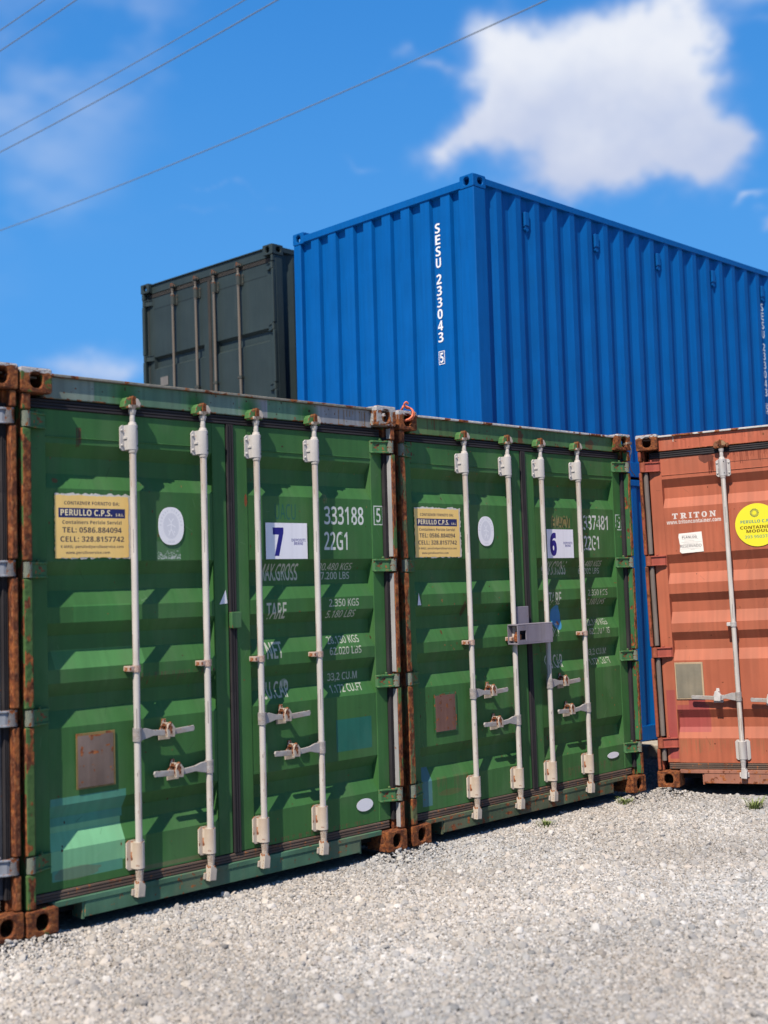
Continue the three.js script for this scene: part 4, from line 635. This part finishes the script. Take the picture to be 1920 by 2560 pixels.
// gravel stones, far too many to count
{
  const r = rng(2024), N = 3, per = 110000, geos = [];
  for (let k = 0; k < N; k++) { const g = flat(new THREE.IcosahedronGeometry(1, 1)); const p = g.attributes.position; for (let i = 0; i < p.count; i++) { const v = new THREE.Vector3().fromBufferAttribute(p, i); const n = 0.72 + 0.56 * vn(v.x * 1.7 + k * 9 + 20, v.y * 1.7 + v.z * 2.3 + 30, 3 + k) ; v.multiplyScalar(n); v.y *= 0.62; v.x *= 1.1; p.setXYZ(i, v.x, v.y, v.z); } g.computeVertexNormals(); geos.push(g); }
  const inv = ['G7', 'G6', 'R'].map((k) => { const g = new THREE.Group(); pose(g, POSE[k]); g.updateMatrixWorld(true); return [g.matrixWorld.clone().invert(), k === 'R' ? 2.991 : L20]; });
  const left = (() => { const [x, f, y, yaw, tr, tp] = POSE.G7, s = W + 0.010, g = new THREE.Group(); pose(g, [x - s * Math.cos(yaw), f - s * Math.sin(yaw), y, yaw, tr, tp]); g.updateMatrixWorld(true); return [g.matrixWorld.clone().invert(), L20]; })(); inv.push(left);
  const feet = []; for (const [m, L] of inv) { const w = m.clone().invert(); for (const x of [0.08, W - 0.08]) feet.push(new THREE.Vector3(x, 0, -0.03).applyMatrix4(w)); void L; }
  const mound = (x, z) => { let h = 0; for (const f of feet) h = Math.max(h, 0.046 * Math.exp(-((x - f.x) ** 2 + (z - f.z) ** 2) / 0.022)); return h; };
  const v = new THREE.Vector3(), M = new THREE.Matrix4(), q = new THREE.Quaternion(), e = new THREE.Euler(), s3 = new THREE.Vector3(), col = new THREE.Color();
  for (let k = 0; k < N; k++) {
    const im = new THREE.InstancedMesh(geos[k], mat({ color: new THREE.Color().setRGB(0.615, 0.63, 0.65), roughness: 0.95 }), per); im.name = numbered('gravel_stones'); im.castShadow = im.receiveShadow = true;
    let n = 0; while (n < per) {
      const f = 3.6 + Math.pow(r(), 1.25) * 10.5, wd = f * 0.42 + 0.4, x = (r() * 2 - 1) * wd; let ok = true;
      for (const [m, L] of inv) { v.set(x, 0.02, -f).applyMatrix4(m); if (v.x > -0.02 && v.x < W + 0.02 && v.z < -0.10 && v.z > -L) { ok = false; break; } }
      if (!ok) continue;
      const big = r(), s = big > 0.992 ? 0.012 + r() * 0.012 : 0.0040 + r() * r() * 0.0075;
      e.set(r() * 6.28, r() * 6.28, r() * 6.28); e.x *= 0.15; e.z *= 0.15; q.setFromEuler(e);
      M.compose(v.set(x, GY + s * 0.2 + r() * 0.004 + mound(x, -f) * Math.sqrt(r()), -f), q, s3.set(s * (0.8 + r() * 0.5), s * (0.8 + r() * 0.5), s)); im.setMatrixAt(n, M);
      const patch = fbm(x * 1.1 + 9, f * 1.1, 3, 88), c = GR[(r() * GR.length) | 0], l = (0.86 + r() * 0.22) * (0.9 + 0.22 * patch), warm = (fbm(x * 0.8, f * 0.8 + 5, 3, 99) - 0.5) * 9;
      col.setRGB(Math.min(1, (c[0] + warm) / 255 * l), Math.min(1, c[1] / 255 * l), Math.min(1, (c[2] - warm) / 255 * l), THREE.SRGBColorSpace); im.setColorAt(n, col); n++;
    }
    scene.add(im); tag(im, ['loose pale grey gravel stones scattered over the yard', 'loose crushed gravel pieces scattered over the yard', 'loose light gravel chips scattered over the yard'][k], 'gravel', null, 'stuff');
  }
}
// ---------------------------------------------------------------- overhead power lines
{
  const m = mat({ color: new THREE.Color().setRGB(0.15, 0.18, 0.22), roughness: 0.6 });
  // points on the ground plan under each line (x, forward), all at 12 m, with a little sag
  const lines = [[[-10.28, 34.09], [3.22, 21.78], 0.026, 'long single power line crossing the sky from lower left to the cloud'], [[-8.47, 28.19], [-1.62, 21.49], 0.024, 'power line in the upper left sky, lower wire of the close pair'], [[-8.18, 27.25], [-2.52, 21.78], 0.019, 'power line in the upper left sky, upper wire of the close pair'], [[-6.88, 23.0], [-5.0, 21.14], 0.02, 'short stretch of power line in the top left corner, right one'], [[-6.62, 22.16], [-5.54, 21.1], 0.018, 'short stretch of power line at the very top left corner']];
  for (const [a, b, r, label] of lines) {
    const dx = b[0] - a[0], dz = b[1] - a[1], l = Math.hypot(dx, dz), ux = dx / l, uz = dz / l, pts = [];
    for (let t = -34; t <= 40; t += 2) { const x = a[0] + ux * t, f = a[1] + uz * t, tt = (t - l / 2) / 37; pts.push(new THREE.Vector3(x, 12 + 2.6 * (tt * tt) - 2.6 * ((l / 2 / 37) ** 2), -f)); }
    const o = part(numbered('power_line'), new THREE.TubeGeometry(new THREE.CatmullRomCurve3(pts), 80, r / 2, 6), m, scene); tag(o, label, 'power line', 'overhead power lines');
  }
}
renderer.render(scene, camera);
